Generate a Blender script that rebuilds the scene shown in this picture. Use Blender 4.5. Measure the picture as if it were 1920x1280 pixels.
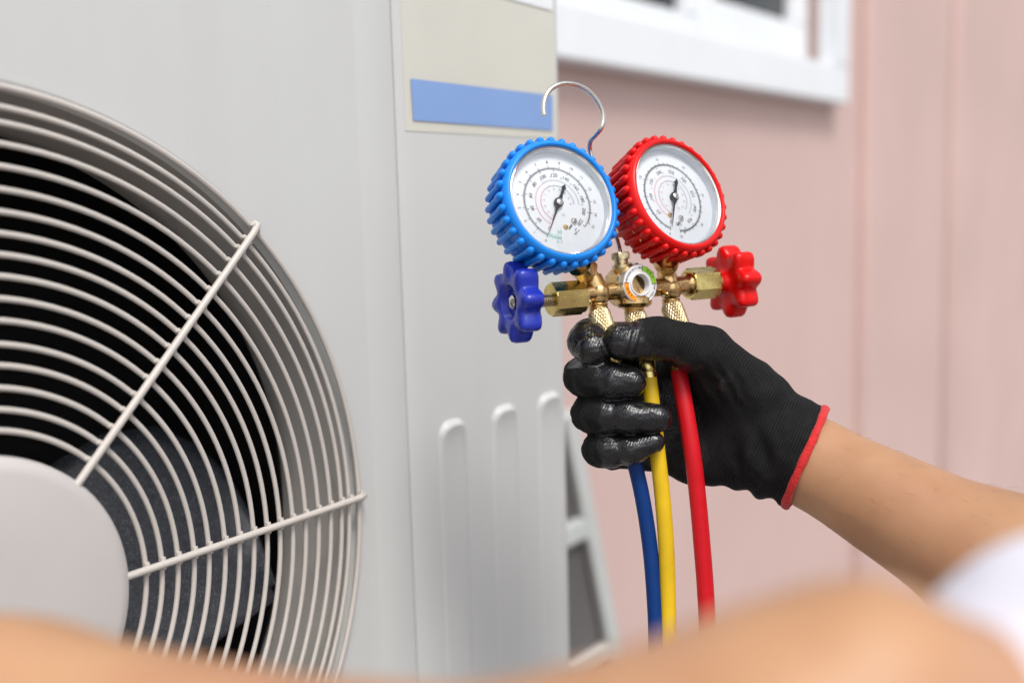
import bpy, math, random
import numpy as np
from mathutils import Matrix, Vector

for o in list(bpy.data.objects):
    bpy.data.objects.remove(o)
scene = bpy.context.scene
COL = scene.collection
rng = np.random.default_rng(7)
random.seed(7)

# ------------------------------------------------------------------ camera
F = 1960.0                      # focal length in pixels of the 1920 wide photograph
PITCH, ROLL, YAW = 0.13338, -0.02678, 0.65316
CAM = np.array([0.0, 0.0, 1.62])
R0 = np.array([[1, 0, 0], [0, 0, -1], [0, 1, 0]], float)
Rp = np.array([[1, 0, 0], [0, math.cos(PITCH), -math.sin(PITCH)], [0, math.sin(PITCH), math.cos(PITCH)]])
Rr = np.array([[math.cos(ROLL), -math.sin(ROLL), 0], [math.sin(ROLL), math.cos(ROLL), 0], [0, 0, 1]])
RC = Rr @ Rp @ R0               # world -> camera (x right, y down, z forward)
cd = bpy.data.cameras.new('camera')
cam = bpy.data.objects.new('camera', cd)
COL.objects.link(cam)
B = RC.T
cam.matrix_world = Matrix(((B[0, 0], -B[0, 1], -B[0, 2], CAM[0]), (B[1, 0], -B[1, 1], -B[1, 2], CAM[1]),
                           (B[2, 0], -B[2, 1], -B[2, 2], CAM[2]), (0, 0, 0, 1)))
cd.sensor_width = 36.0
cd.sensor_fit = 'HORIZONTAL'
cd.lens = 36.0 * F / 1920.0
cd.clip_start = 0.02
cd.clip_end = 800.0
cd.dof.use_dof = True
cd.dof.focus_distance = 0.652
cd.dof.aperture_fstop = 3.0
cd.dof.aperture_blades = 9
scene.camera = cam

# ------------------------------------------------------------------ light
S_W = np.array([math.sin(YAW), math.cos(YAW), 0.0])     # along the unit's front and the wall, receding
N_W = np.array([math.cos(YAW), -math.sin(YAW), 0.0])    # out of the unit's front and of the wall
UP = np.array([0, 0, 1.0])
sd = N_W * 0.55 + UP * 1.0 - S_W * 0.32
sd /= np.linalg.norm(sd)
world = bpy.data.worlds.new('World')
scene.world = world
world.use_nodes = True
nt = world.node_tree
bg = nt.nodes['Background']
sky = nt.nodes.new('ShaderNodeTexSky')
sky.sky_type = 'NISHITA'
sky.sun_disc = False
sky.sun_elevation = math.asin(sd[2])
sky.sun_rotation = math.atan2(sd[0], sd[1])
sky.air_density = 1.0
sky.dust_density = 3.0
sky.ozone_density = 1.0
hs = nt.nodes.new('ShaderNodeHueSaturation')            # overcast: the sky's blue mostly greyed by cloud
hs.inputs['Saturation'].default_value = 0.42
nt.links.new(sky.outputs['Color'], hs.inputs['Color'])
nt.links.new(hs.outputs['Color'], bg.inputs['Color'])
bg.inputs['Strength'].default_value = 0.15
sl = bpy.data.lights.new('sun', 'SUN')
sun = bpy.data.objects.new('sun', sl)
COL.objects.link(sun)
sl.energy = 1.5
sl.angle = math.radians(16)
sl.color = (1.0, 0.965, 0.92)
sun.rotation_euler = Vector(sd).to_track_quat('Z', 'Y').to_euler()
sun.location = (0, 0, 6)
vs = scene.view_settings
vs.view_transform = 'Standard'
vs.look = 'None'
vs.gamma = 1.0
vs.use_curve_mapping = False
vs.exposure = 0.40
scene.cycles.max_bounces = 10
scene.cycles.transparent_max_bounces = 12

# ------------------------------------------------------------------ helpers
def cw(x, y, z):
    """camera metres (right, down, forward) -> world"""
    return CAM + RC.T @ np.array([x, y, z], float)

def cwn(a):
    return CAM + np.asarray(a, float) @ RC

def cdir(x, up, toward):
    """a direction given as right / up / toward the viewer -> world"""
    v = RC.T @ np.array([x, -up, -toward], float)
    return v / np.linalg.norm(v)

MM = 0.65 / F
def camp(u, v, w=0.0):
    d = 0.65 + w * MM
    return np.array([(u - 960) / F * d, (v - 640) / F * d, d])

def P(u, v, w=0.0):
    return CAM + RC.T @ camp(u, v, w)

class Fr:
    """a frame: local x, y, z axes and an origin"""
    def __init__(s, o, x, y, z):
        s.o = np.asarray(o, float); s.M = np.array([x, y, z], float)
    def __call__(s, a):
        return s.o + np.asarray(a, float) @ s.M

def axis_frame(o, z, xh=None):
    z = np.asarray(z, float); z = z / np.linalg.norm(z)
    h = np.array([0, 0, 1.0]) if xh is None else np.asarray(xh, float)
    if abs(h @ z) > 0.97:
        h = np.array([1.0, 0.2, 0])
    x = h - (h @ z) * z; x /= np.linalg.norm(x)
    return Fr(o, x, np.cross(z, x), z)

class MB:
    def __init__(s):
        s.v = []; s.f = []; s.m = []; s.n = 0
    def add(s, v, f, m=0):
        v = np.asarray(v, float)
        s.v.append(v)
        s.f.extend([tuple(int(i) + s.n for i in q) for q in f]); s.m.extend([m] * len(f))
        s.n += len(v)
        return s
    def grid(s, V, closed_v=False, closed_u=False, m=0):
        """V[nu][nv] points"""
        V = np.asarray(V, float); nu, nv = V.shape[:2]
        f = []
        for i in range(nu if closed_u else nu - 1):
            for j in range(nv if closed_v else nv - 1):
                a = i * nv + j; b = i * nv + (j + 1) % nv
                c = ((i + 1) % nu) * nv + (j + 1) % nv; d = ((i + 1) % nu) * nv + j
                f.append((a, b, c, d))
        return s.add(V.reshape(-1, 3), f, m)
    def lathe(s, prof, fr, seg=48, m=0, rfun=None):
        th = np.linspace(0, 2 * math.pi, seg, endpoint=False)
        V = []
        for r, z in prof:
            k = rfun(th, r, z) if rfun else r * np.ones(seg)
            V.append(fr(np.stack([k * np.cos(th), k * np.sin(th), np.full(seg, z)], 1)))
        return s.grid(V, closed_v=True, m=m)
    def tube(s, pts, r, seg=12, m=0, closed=False, caps=True):
        pts = np.asarray(pts, float); n = len(pts)
        r = np.full(n, r) if np.isscalar(r) else np.asarray(r, float)
        T = np.gradient(pts, axis=0)
        if closed:
            T = np.roll(pts, -1, 0) - np.roll(pts, 1, 0)
        T /= np.linalg.norm(T, axis=1)[:, None] + 1e-12
        h = np.array([0.3, 0.2, 1.0])
        if abs(h @ T[0]) / np.linalg.norm(h) > 0.9:
            h = np.array([1.0, 0, 0])
        x = h - (h @ T[0]) * T[0]; x /= np.linalg.norm(x)
        th = np.linspace(0, 2 * math.pi, seg, endpoint=False)
        V = []
        for i in range(n):
            x = x - (x @ T[i]) * T[i]; x /= np.linalg.norm(x)
            y = np.cross(T[i], x)
            V.append(pts[i] + r[i] * (np.cos(th)[:, None] * x + np.sin(th)[:, None] * y))
        b = s.n
        s.grid(V, closed_v=True, closed_u=closed, m=m)
        if caps and not closed:
            s.f.append(tuple(b + j for j in range(seg))[::-1]); s.m.append(m)
            s.f.append(tuple(b + (n - 1) * seg + j for j in range(seg))); s.m.append(m)
        return s
    def pill(s, a, b, r, seg=12, m=0, k=4):
        a = np.asarray(a, float); b = np.asarray(b, float)
        L = np.linalg.norm(b - a); fr = axis_frame(a, b - a)
        pr = [(max(r * math.sin(t), 1e-5), -r * math.cos(t)) for t in np.linspace(0, math.pi / 2, k)]
        pr += [(max(r * math.cos(t), 1e-5), L + r * math.sin(t)) for t in np.linspace(0, math.pi / 2, k)]
        return s.lathe(pr, fr, seg, m)
    def prism(s, poly, fr, z0, z1, m=0):
        poly = np.asarray(poly, float); n = len(poly)
        a = fr(np.c_[poly, np.full(n, z0)]); b = fr(np.c_[poly, np.full(n, z1)])
        f = [(i, (i + 1) % n, n + (i + 1) % n, n + i) for i in range(n)]
        f += [tuple(range(n))[::-1], tuple(range(n, 2 * n))]
        return s.add(np.r_[a, b], f, m)
    def box(s, lo, hi, fr=None, m=0, ch=0.0):
        (x0, y0, z0), (x1, y1, z1) = lo, hi
        poly = [(x0, y0), (x1, y0), (x1, y1), (x0, y1)]
        fr = fr or Fr((0, 0, 0), (1, 0, 0), (0, 1, 0), (0, 0, 1))
        return s.prism(poly, fr, z0, z1, m)
    def hexnut(s, a, b, r, ch=0.12, m=0, spin=0.3, xh=None, hole=0.02):
        """hexagonal prism with chamfered ends from a to b"""
        a = np.asarray(a, float); b = np.asarray(b, float); L = np.linalg.norm(b - a); fr = axis_frame(a, b - a, xh)
        th = np.arange(24) * math.pi / 12 + spin
        hx = r * math.cos(math.pi / 6) / np.cos((th - spin + math.pi / 6) % (math.pi / 3) - math.pi / 6)
        circ = np.full(24, r * 0.90)
        V = []
        for z, rr in ((0, circ * 0.02), (0, circ), (ch * r, hx), (L - ch * r, hx), (L, circ), (L, circ * hole)):
            V.append(fr(np.stack([rr * np.cos(th), rr * np.sin(th), np.full(24, z)], 1)))
        return s.grid(V, closed_v=True, m=m)
    def thread(s, a, b, r, pitch=0.0016, amp=0.0006, seg=20, m=0):
        a = np.asarray(a, float); b = np.asarray(b, float); L = np.linalg.norm(b - a); fr = axis_frame(a, b - a)
        n = max(4, int(L / pitch)); pr = []
        for i in range(n):
            pr += [(r - amp, L * i / n), (r, L * (i + 0.35) / n), (r, L * (i + 0.6) / n), (r - amp, L * (i + 0.98) / n)]
        return s.lathe(pr, fr, seg, m)
    def arr(s):
        return np.concatenate(s.v)

def finish(name, V, faces, mats, parent, mi=None, smooth=35.0, bevel=0.0):
    V = np.asarray(V, float)
    if parent is not None:
        mw = np.array(parent['_mw']).reshape(4, 4) if '_mw' in parent else np.eye(4)
        inv = np.linalg.inv(mw)
        V = V @ inv[:3, :3].T + inv[:3, 3]
    me = bpy.data.meshes.new(name)
    me.from_pydata(V.tolist(), [], faces)
    if not isinstance(mats, (list, tuple)):
        mats = [mats]
    for m in mats:
        me.materials.append(m)
    if mi is not None and len(mats) > 1:
        me.polygons.foreach_set('material_index', mi)
    me.validate()
    if smooth:
        me.polygons.foreach_set('use_smooth', [True] * len(me.polygons))
        me.set_sharp_from_angle(angle=math.radians(smooth))
    o = bpy.data.objects.new(name, me)
    COL.objects.link(o)
    if parent is not None:
        o.parent = parent
        if '_mw' in parent:
            o['_mw'] = parent['_mw']
    if bevel:
        b = o.modifiers.new('bevel', 'BEVEL'); b.width = bevel; b.segments = 2; b.limit_method = 'ANGLE'; b.angle_limit = math.radians(40)
    return o

def build(mb, name, mats, parent=None, smooth=35.0, bevel=0.0):
    return finish(name, mb.arr(), mb.f, mats, parent, mb.m, smooth, bevel)

def tag(o, label=None, cat=None, group=None, kind=None):
    if label: o['label'] = label
    if cat: o['category'] = cat
    if group: o['group'] = group
    if kind: o['kind'] = kind
    return o

def thing(name, loc, label, cat, group=None, M=None):
    """an Empty at the thing's base"""
    o = bpy.data.objects.new(name, None)
    COL.objects.link(o)
    mw = np.eye(4); mw[:3, 3] = loc
    if M is not None:
        mw[:3, :3] = np.asarray(M, float).T
    o.matrix_world = Matrix(mw.tolist())
    o.empty_display_size = 0.05
    o['_mw'] = mw.reshape(-1).tolist()
    return tag(o, label, cat, group)

def spline(pts, n=8):
    """Catmull-Rom through points"""
    p = np.asarray(pts, float); p = np.r_[[2 * p[0] - p[1]], p, [2 * p[-1] - p[-2]]]
    out = []
    for i in range(1, len(p) - 2):
        for t in np.linspace(0, 1, n, endpoint=False):
            a, b, c, d = p[i - 1], p[i], p[i + 1], p[i + 2]
            out.append(0.5 * (2 * b + (c - a) * t + (2 * a - 5 * b + 4 * c - d) * t * t + (3 * b - a - 3 * c + d) * t ** 3))
    out.append(p[-2])
    return np.array(out)

# ------------------------------------------------------------------ materials
def mat(name, base, rough=0.5, metal=0.0, bump=0.0, bscale=200.0, var=0.0, vscale=20.0, coat=0.0, spec=0.5, sheen=0.0, sss=0.0, rvar=0.0):
    m = bpy.data.materials.new(name)
    m.use_nodes = True
    n = m.node_tree; p = n.nodes['Principled BSDF']
    p.inputs['Base Color'].default_value = (*base, 1)
    p.inputs['Roughness'].default_value = rough
    p.inputs['Metallic'].default_value = metal
    p.inputs['Specular IOR Level'].default_value = spec
    p.inputs['Coat Weight'].default_value = coat
    p.inputs['Coat Roughness'].default_value = 0.15
    p.inputs['Sheen Weight'].default_value = sheen
    if sss:
        p.inputs['Subsurface Weight'].default_value = sss
        p.inputs['Subsurface Radius'].default_value = (1.0, 0.35, 0.18)
        p.inputs['Subsurface Scale'].default_value = 0.004
    tc = n.nodes.new('ShaderNodeTexCoord')
    def noise(sc, det=4.0):
        t = n.nodes.new('ShaderNodeTexNoise'); t.inputs['Scale'].default_value = sc; t.inputs['Detail'].default_value = det
        n.links.new(tc.outputs['Object'], t.inputs['Vector'])
        return t
    if var:
        t = noise(vscale)
        r = n.nodes.new('ShaderNodeMapRange')
        r.inputs['From Min'].default_value = 0.3; r.inputs['From Max'].default_value = 0.7
        r.inputs['To Min'].default_value = 1 - var; r.inputs['To Max'].default_value = 1 + var
        n.links.new(t.outputs['Fac'], r.inputs['Value'])
        mx = n.nodes.new('ShaderNodeMix'); mx.data_type = 'RGBA'; mx.blend_type = 'MULTIPLY'
        mx.inputs['Factor'].default_value = 1.0
        mx.inputs['A'].default_value = (*base, 1)
        n.links.new(r.outputs['Result'], mx.inputs['B'])
        n.links.new(mx.outputs['Result'], p.inputs['Base Color'])
    if rvar:
        t = noise(vscale * 2.3)
        r = n.nodes.new('ShaderNodeMapRange')
        r.inputs['From Min'].default_value = 0.3; r.inputs['From Max'].default_value = 0.7
        r.inputs['To Min'].default_value = max(0.02, rough - rvar); r.inputs['To Max'].default_value = rough + rvar
        n.links.new(t.outputs['Fac'], r.inputs['Value'])
        n.links.new(r.outputs['Result'], p.inputs['Roughness'])
    if bump:
        t = noise(bscale, 5.0)
        b = n.nodes.new('ShaderNodeBump'); b.inputs['Strength'].default_value = bump; b.inputs['Distance'].default_value = 0.002
        n.links.new(t.outputs['Fac'], b.inputs['Height'])
        n.links.new(b.outputs['Normal'], p.inputs['Normal'])
    return m

def lk(m, a, b):
    m.node_tree.links.new(a, b)

M = {}
M['cabinet'] = mat('cabinet_paint', (0.595, 0.602, 0.585), 0.34, bump=0.03, bscale=900, var=0.025, vscale=3.0, rvar=0.06)
M['guard'] = mat('guard_paint', (0.55, 0.51, 0.465), 0.38, var=0.03, vscale=30)
M['hubcap'] = mat('hub_paint', (0.56, 0.53, 0.505), 0.5, var=0.02, vscale=15, bump=0.02, bscale=600)
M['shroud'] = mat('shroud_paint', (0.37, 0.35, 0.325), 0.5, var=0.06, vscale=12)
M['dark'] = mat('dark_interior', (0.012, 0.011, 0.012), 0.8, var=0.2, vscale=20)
M['blade'] = mat('blade_plastic', (0.034, 0.037, 0.046), 0.5, bump=0.25, bscale=420, var=0.35, vscale=260)
M['sticker'] = mat('sticker_film', (0.63, 0.62, 0.545), 0.45, var=0.04, vscale=9)
M['stripe'] = mat('sticker_stripe', (0.225, 0.36, 0.66), 0.45, var=0.03, vscale=20)
M['wall'] = mat('pink_render', (0.60, 0.43, 0.392), 0.85, bump=0.25, bscale=60, var=0.05, vscale=1.6)
M['white'] = mat('white_frame_paint', (0.82, 0.84, 0.86), 0.4, var=0.03, vscale=6)
M['ground'] = mat('paving_concrete', (0.22, 0.21, 0.20), 0.85, bump=0.3, bscale=40, var=0.12, vscale=1.2)
M['concrete'] = mat('plinth_concrete', (0.36, 0.35, 0.33), 0.9, bump=0.4, bscale=80, var=0.1, vscale=5)
M['ladder'] = mat('ladder_metal', (0.52, 0.54, 0.52), 0.45, var=0.05, vscale=9)
M['ladder_in'] = mat('ladder_shade_and_shoe', (0.12, 0.11, 0.11), 0.7, var=0.1, vscale=9)  # dark grey: painted shade inside the stepladder, also the shoes
M['brass'] = mat('brass_cast', (0.66, 0.45, 0.20), 0.27, 1.0, bump=0.10, bscale=500, var=0.15, vscale=90, rvar=0.08)
M['brass2'] = mat('brass_yellow', (0.70, 0.55, 0.20), 0.24, 1.0, var=0.12, vscale=140, rvar=0.08, bump=0.05, bscale=700)
M['brass3'] = mat('brass_pale', (0.60, 0.50, 0.30), 0.36, 1.0, var=0.10, vscale=140, rvar=0.08)
M['chrome'] = mat('chrome_steel', (0.72, 0.70, 0.66), 0.16, 1.0, rvar=0.05, vscale=60)
M['wire'] = mat('hook_steel', (0.74, 0.70, 0.63), 0.26, 1.0, rvar=0.06, vscale=80)
M['blue_boot'] = mat('blue_rubber', (0.006, 0.23, 0.78), 0.33, spec=0.36, var=0.05, vscale=60, rvar=0.08, bump=0.03, bscale=500)
M['red_boot'] = mat('red_rubber', (0.70, 0.005, 0.004), 0.34, spec=0.3, var=0.04, vscale=60, rvar=0.08, bump=0.03, bscale=500)
M['blue_knob'] = mat('blue_plastic', (0.014, 0.03, 0.36), 0.26, var=0.04, vscale=60, rvar=0.05)
M['red_knob'] = mat('red_plastic', (0.68, 0.005, 0.004), 0.28, spec=0.28, var=0.04, vscale=60, rvar=0.05)
M['dial'] = mat('dial_white', (0.80, 0.82, 0.84), 0.5, var=0.01, vscale=40)
M['case'] = mat('case_inner', (0.70, 0.73, 0.77), 0.3, var=0.02, vscale=40)
M['ink'] = mat('black_ink', (0.02, 0.02, 0.022), 0.5, var=0.05)
M['ink_grey'] = mat('grey_ink', (0.16, 0.16, 0.17), 0.5, var=0.05)
M['ink_red'] = mat('red_ink', (0.62, 0.14, 0.18), 0.5, var=0.05)
M['ink_green'] = mat('green_ink', (0.16, 0.55, 0.38), 0.5, var=0.05)
M['needle'] = mat('needle_black', (0.008, 0.009, 0.012), 0.35, var=0.05)
M['sg_white'] = mat('sight_glass_white', (0.78, 0.78, 0.78), 0.4, var=0.02)
M['sg_alu'] = mat('sight_glass_alloy', (0.66, 0.67, 0.68), 0.3, 0.9, rvar=0.08, vscale=80)
M['green'] = mat('green_print', (0.27, 0.58, 0.02), 0.4, var=0.02)
M['orange'] = mat('orange_print', (0.88, 0.30, 0.01), 0.4, var=0.02)
M['hose_blue'] = mat('hose_blue', (0.002, 0.036, 0.18), 0.45, spec=0.25, var=0.06, vscale=40, rvar=0.08)
M['hose_yellow'] = mat('hose_yellow', (0.72, 0.47, 0.012), 0.4, spec=0.35, var=0.10, vscale=55, rvar=0.08)
M['hose_red'] = mat('hose_red', (0.58, 0.006, 0.014), 0.42, spec=0.3, var=0.06, vscale=40, rvar=0.08)
M['hem'] = mat('red_hem', (0.62, 0.012, 0.012), 0.75, var=0.12, vscale=300, bump=0.6, bscale=600, sheen=0.2)
M['hair'] = mat('dark_hair', (0.012, 0.010, 0.009), 0.5, var=0.2, vscale=90, bump=0.5, bscale=300)
M['shirt'] = mat('white_cotton', (0.72, 0.73, 0.82), 0.85, var=0.03, vscale=20, bump=0.2, bscale=300, sheen=0.1)
M['trousers'] = mat('navy_cloth', (0.03, 0.035, 0.06), 0.9, var=0.08, vscale=30)

# weathering on the pink wall
m = M['wall']; n = m.node_tree; pb = n.nodes['Principled BSDF']
tc = n.nodes.new('ShaderNodeTexCoord'); mp = n.nodes.new('ShaderNodeMapping'); mp.inputs['Scale'].default_value = (1.6, 1.6, 1.1); lk(m, tc.outputs['Object'], mp.inputs['Vector'])
t1 = n.nodes.new('ShaderNodeTexNoise'); t1.inputs['Scale'].default_value = 1.6; t1.inputs['Detail'].default_value = 7; lk(m, mp.outputs['Vector'], t1.inputs['Vector'])
r1 = n.nodes.new('ShaderNodeMapRange'); r1.inputs['From Min'].default_value = 0.40; r1.inputs['From Max'].default_value = 0.72; r1.inputs['To Max'].default_value = 0.22; lk(m, t1.outputs['Fac'], r1.inputs['Value'])
old = pb.inputs['Base Color'].links[0].from_socket
mx = n.nodes.new('ShaderNodeMix'); mx.data_type = 'RGBA'; lk(m, r1.outputs['Result'], mx.inputs['Factor']); lk(m, old, mx.inputs['A']); mx.inputs['B'].default_value = (0.49, 0.345, 0.315, 1)
lk(m, mx.outputs['Result'], pb.inputs['Base Color'])

# faint dust and rain runs on the cabinet paint
m = M['cabinet']; n = m.node_tree; pb = n.nodes['Principled BSDF']
tc = n.nodes.new('ShaderNodeTexCoord'); mp = n.nodes.new('ShaderNodeMapping'); mp.inputs['Scale'].default_value = (26, 26, 1.3)
lk(m, tc.outputs['Object'], mp.inputs['Vector'])
t1 = n.nodes.new('ShaderNodeTexNoise'); t1.inputs['Scale'].default_value = 1.0; t1.inputs['Detail'].default_value = 5; lk(m, mp.outputs['Vector'], t1.inputs['Vector'])
t2 = n.nodes.new('ShaderNodeTexNoise'); t2.inputs['Scale'].default_value = 4.5; t2.inputs['Detail'].default_value = 6; lk(m, tc.outputs['Object'], t2.inputs['Vector'])
t3 = n.nodes.new('ShaderNodeTexVoronoi'); t3.inputs['Scale'].default_value = 55; t3.inputs['Randomness'].default_value = 1.0; lk(m, tc.outputs['Object'], t3.inputs['Vector'])
a1 = n.nodes.new('ShaderNodeMath'); a1.operation = 'MULTIPLY'; lk(m, t1.outputs['Fac'], a1.inputs[0]); lk(m, t2.outputs['Fac'], a1.inputs[1])
r1 = n.nodes.new('ShaderNodeMapRange'); r1.inputs['From Min'].default_value = 0.20; r1.inputs['From Max'].default_value = 0.42; r1.inputs['To Max'].default_value = 0.13; lk(m, a1.outputs[0], r1.inputs['Value'])
r2 = n.nodes.new('ShaderNodeMapRange'); r2.inputs['From Min'].default_value = 0.045; r2.inputs['From Max'].default_value = 0.02; r2.inputs['To Max'].default_value = 0.35; lk(m, t3.outputs['Distance'], r2.inputs['Value'])
mxx = n.nodes.new('ShaderNodeMath'); mxx.operation = 'MAXIMUM'; lk(m, r1.outputs['Result'], mxx.inputs[0]); lk(m, r2.outputs['Result'], mxx.inputs[1])
old = pb.inputs['Base Color'].links[0].from_socket
mx = n.nodes.new('ShaderNodeMix'); mx.data_type = 'RGBA'; lk(m, mxx.outputs[0], mx.inputs['Factor']); lk(m, old, mx.inputs['A']); mx.inputs['B'].default_value = (0.43, 0.41, 0.37, 1)
lk(m, mx.outputs['Result'], pb.inputs['Base Color'])

# sparkle flecks in the fan blade's moulded plastic
m = M['blade']; n = m.node_tree
vo = n.nodes.new('ShaderNodeTexVoronoi'); vo.inputs['Scale'].default_value = 1900
tc = n.nodes.new('ShaderNodeTexCoord'); lk(m, tc.outputs['Object'], vo.inputs['Vector'])
mr = n.nodes.new('ShaderNodeMapRange'); mr.inputs['From Min'].default_value = 0.962; mr.inputs['From Max'].default_value = 1.0
sp = n.nodes.new('ShaderNodeSeparateColor'); lk(m, vo.outputs['Color'], sp.inputs['Color']); lk(m, sp.outputs['Red'], mr.inputs['Value'])
pb = n.nodes['Principled BSDF']
mx = n.nodes.new('ShaderNodeMix'); mx.data_type = 'RGBA'
old = pb.inputs['Base Color'].links[0].from_socket
lk(m, mr.outputs['Result'], mx.inputs['Factor']); lk(m, old, mx.inputs['A']); mx.inputs['B'].default_value = (0.26, 0.28, 0.33, 1)
lk(m, mx.outputs['Result'], pb.inputs['Base Color'])

# clear cover glass: see-through with a Fresnel gloss
def glass(name, tint, boost=1.0, rough=0.02):
    m = bpy.data.materials.new(name); m.use_nodes = True
    n = m.node_tree; n.nodes.remove(n.nodes['Principled BSDF']); out = n.nodes['Material Output']
    tr = n.nodes.new('ShaderNodeBsdfTransparent'); tr.inputs['Color'].default_value = (*tint, 1)
    gl = n.nodes.new('ShaderNodeBsdfGlossy'); gl.inputs['Roughness'].default_value = rough
    fr = n.nodes.new('ShaderNodeFresnel'); fr.inputs['IOR'].default_value = 1.5
    mu = n.nodes.new('ShaderNodeMath'); mu.operation = 'MULTIPLY'; mu.inputs[1].default_value = boost; mu.use_clamp = True
    mx = n.nodes.new('ShaderNodeMixShader')
    lk(m, fr.outputs['Fac'], mu.inputs[0]); lk(m, mu.outputs['Value'], mx.inputs['Fac'])
    lk(m, tr.outputs['BSDF'], mx.inputs[1]); lk(m, gl.outputs['BSDF'], mx.inputs[2]); lk(m, mx.outputs['Shader'], out.inputs['Surface'])
    return m
M['glass'] = glass('dial_glass', (0.97, 0.98, 0.99))
M['pane'] = mat('window_pane_dark', (0.035, 0.035, 0.034), 0.12, spec=0.5, var=0.2, vscale=8)
M['lens'] = mat('sight_lens', (0.07, 0.04, 0.015), 0.12, spec=0.25, var=0.6, vscale=160)

# skin: warm tone, faint blotches, pores
def skin_mat():
    m = mat('skin', (0.455, 0.255, 0.133), 0.48, sss=0.12, spec=0.4)
    n = m.node_tree; p = n.nodes['Principled BSDF']; tc = n.nodes.new('ShaderNodeTexCoord')
    a = n.nodes.new('ShaderNodeTexNoise'); a.inputs['Scale'].default_value = 26; a.inputs['Detail'].default_value = 6
    c = n.nodes.new('ShaderNodeTexNoise'); c.inputs['Scale'].default_value = 130; c.inputs['Detail'].default_value = 3
    for t in (a, c): lk(m, tc.outputs['Object'], t.inputs['Vector'])
    r = n.nodes.new('ShaderNodeValToRGB'); r.color_ramp.elements[0].position = 0.32; r.color_ramp.elements[0].color = (0.425, 0.225, 0.115, 1)
    r.color_ramp.elements[1].position = 0.62; r.color_ramp.elements[1].color = (0.50, 0.285, 0.153, 1)
    lk(m, a.outputs['Fac'], r.inputs['Fac'])
    r2 = n.nodes.new('ShaderNodeMapRange'); r2.inputs['From Min'].default_value = 0.66; r2.inputs['From Max'].default_value = 0.78
    r2.inputs['To Min'].default_value = 0; r2.inputs['To Max'].default_value = 0.6
    lk(m, c.outputs['Fac'], r2.inputs['Value'])
    mx = n.nodes.new('ShaderNodeMix'); mx.data_type = 'RGBA'
    lk(m, r2.outputs['Result'], mx.inputs['Factor']); lk(m, r.outputs['Color'], mx.inputs['A']); mx.inputs['B'].default_value = (0.33, 0.15, 0.08, 1)
    e = n.nodes.new('ShaderNodeTexNoise'); e.inputs['Scale'].default_value = 11; e.inputs['Detail'].default_value = 2; lk(m, tc.outputs['Object'], e.inputs['Vector'])
    r3 = n.nodes.new('ShaderNodeMapRange'); r3.inputs['From Min'].default_value = 0.42; r3.inputs['From Max'].default_value = 0.68; r3.inputs['To Max'].default_value = 0.5; lk(m, e.outputs['Fac'], r3.inputs['Value'])
    m2 = n.nodes.new('ShaderNodeMix'); m2.data_type = 'RGBA'; lk(m, r3.outputs['Result'], m2.inputs['Factor']); lk(m, mx.outputs['Result'], m2.inputs['A']); m2.inputs['B'].default_value = (0.45, 0.215, 0.125, 1)
    lk(m, m2.outputs['Result'], p.inputs['Base Color'])
    d = n.nodes.new('ShaderNodeTexNoise'); d.inputs['Scale'].default_value = 700; d.inputs['Detail'].default_value = 3
    lk(m, tc.outputs['Object'], d.inputs['Vector'])
    b = n.nodes.new('ShaderNodeBump'); b.inputs['Strength'].default_value = 0.12; b.inputs['Distance'].default_value = 0.001
    lk(m, d.outputs['Fac'], b.inputs['Height']); lk(m, b.outputs['Normal'], p.inputs['Normal'])
    return m
M['skin'] = skin_mat()

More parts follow.
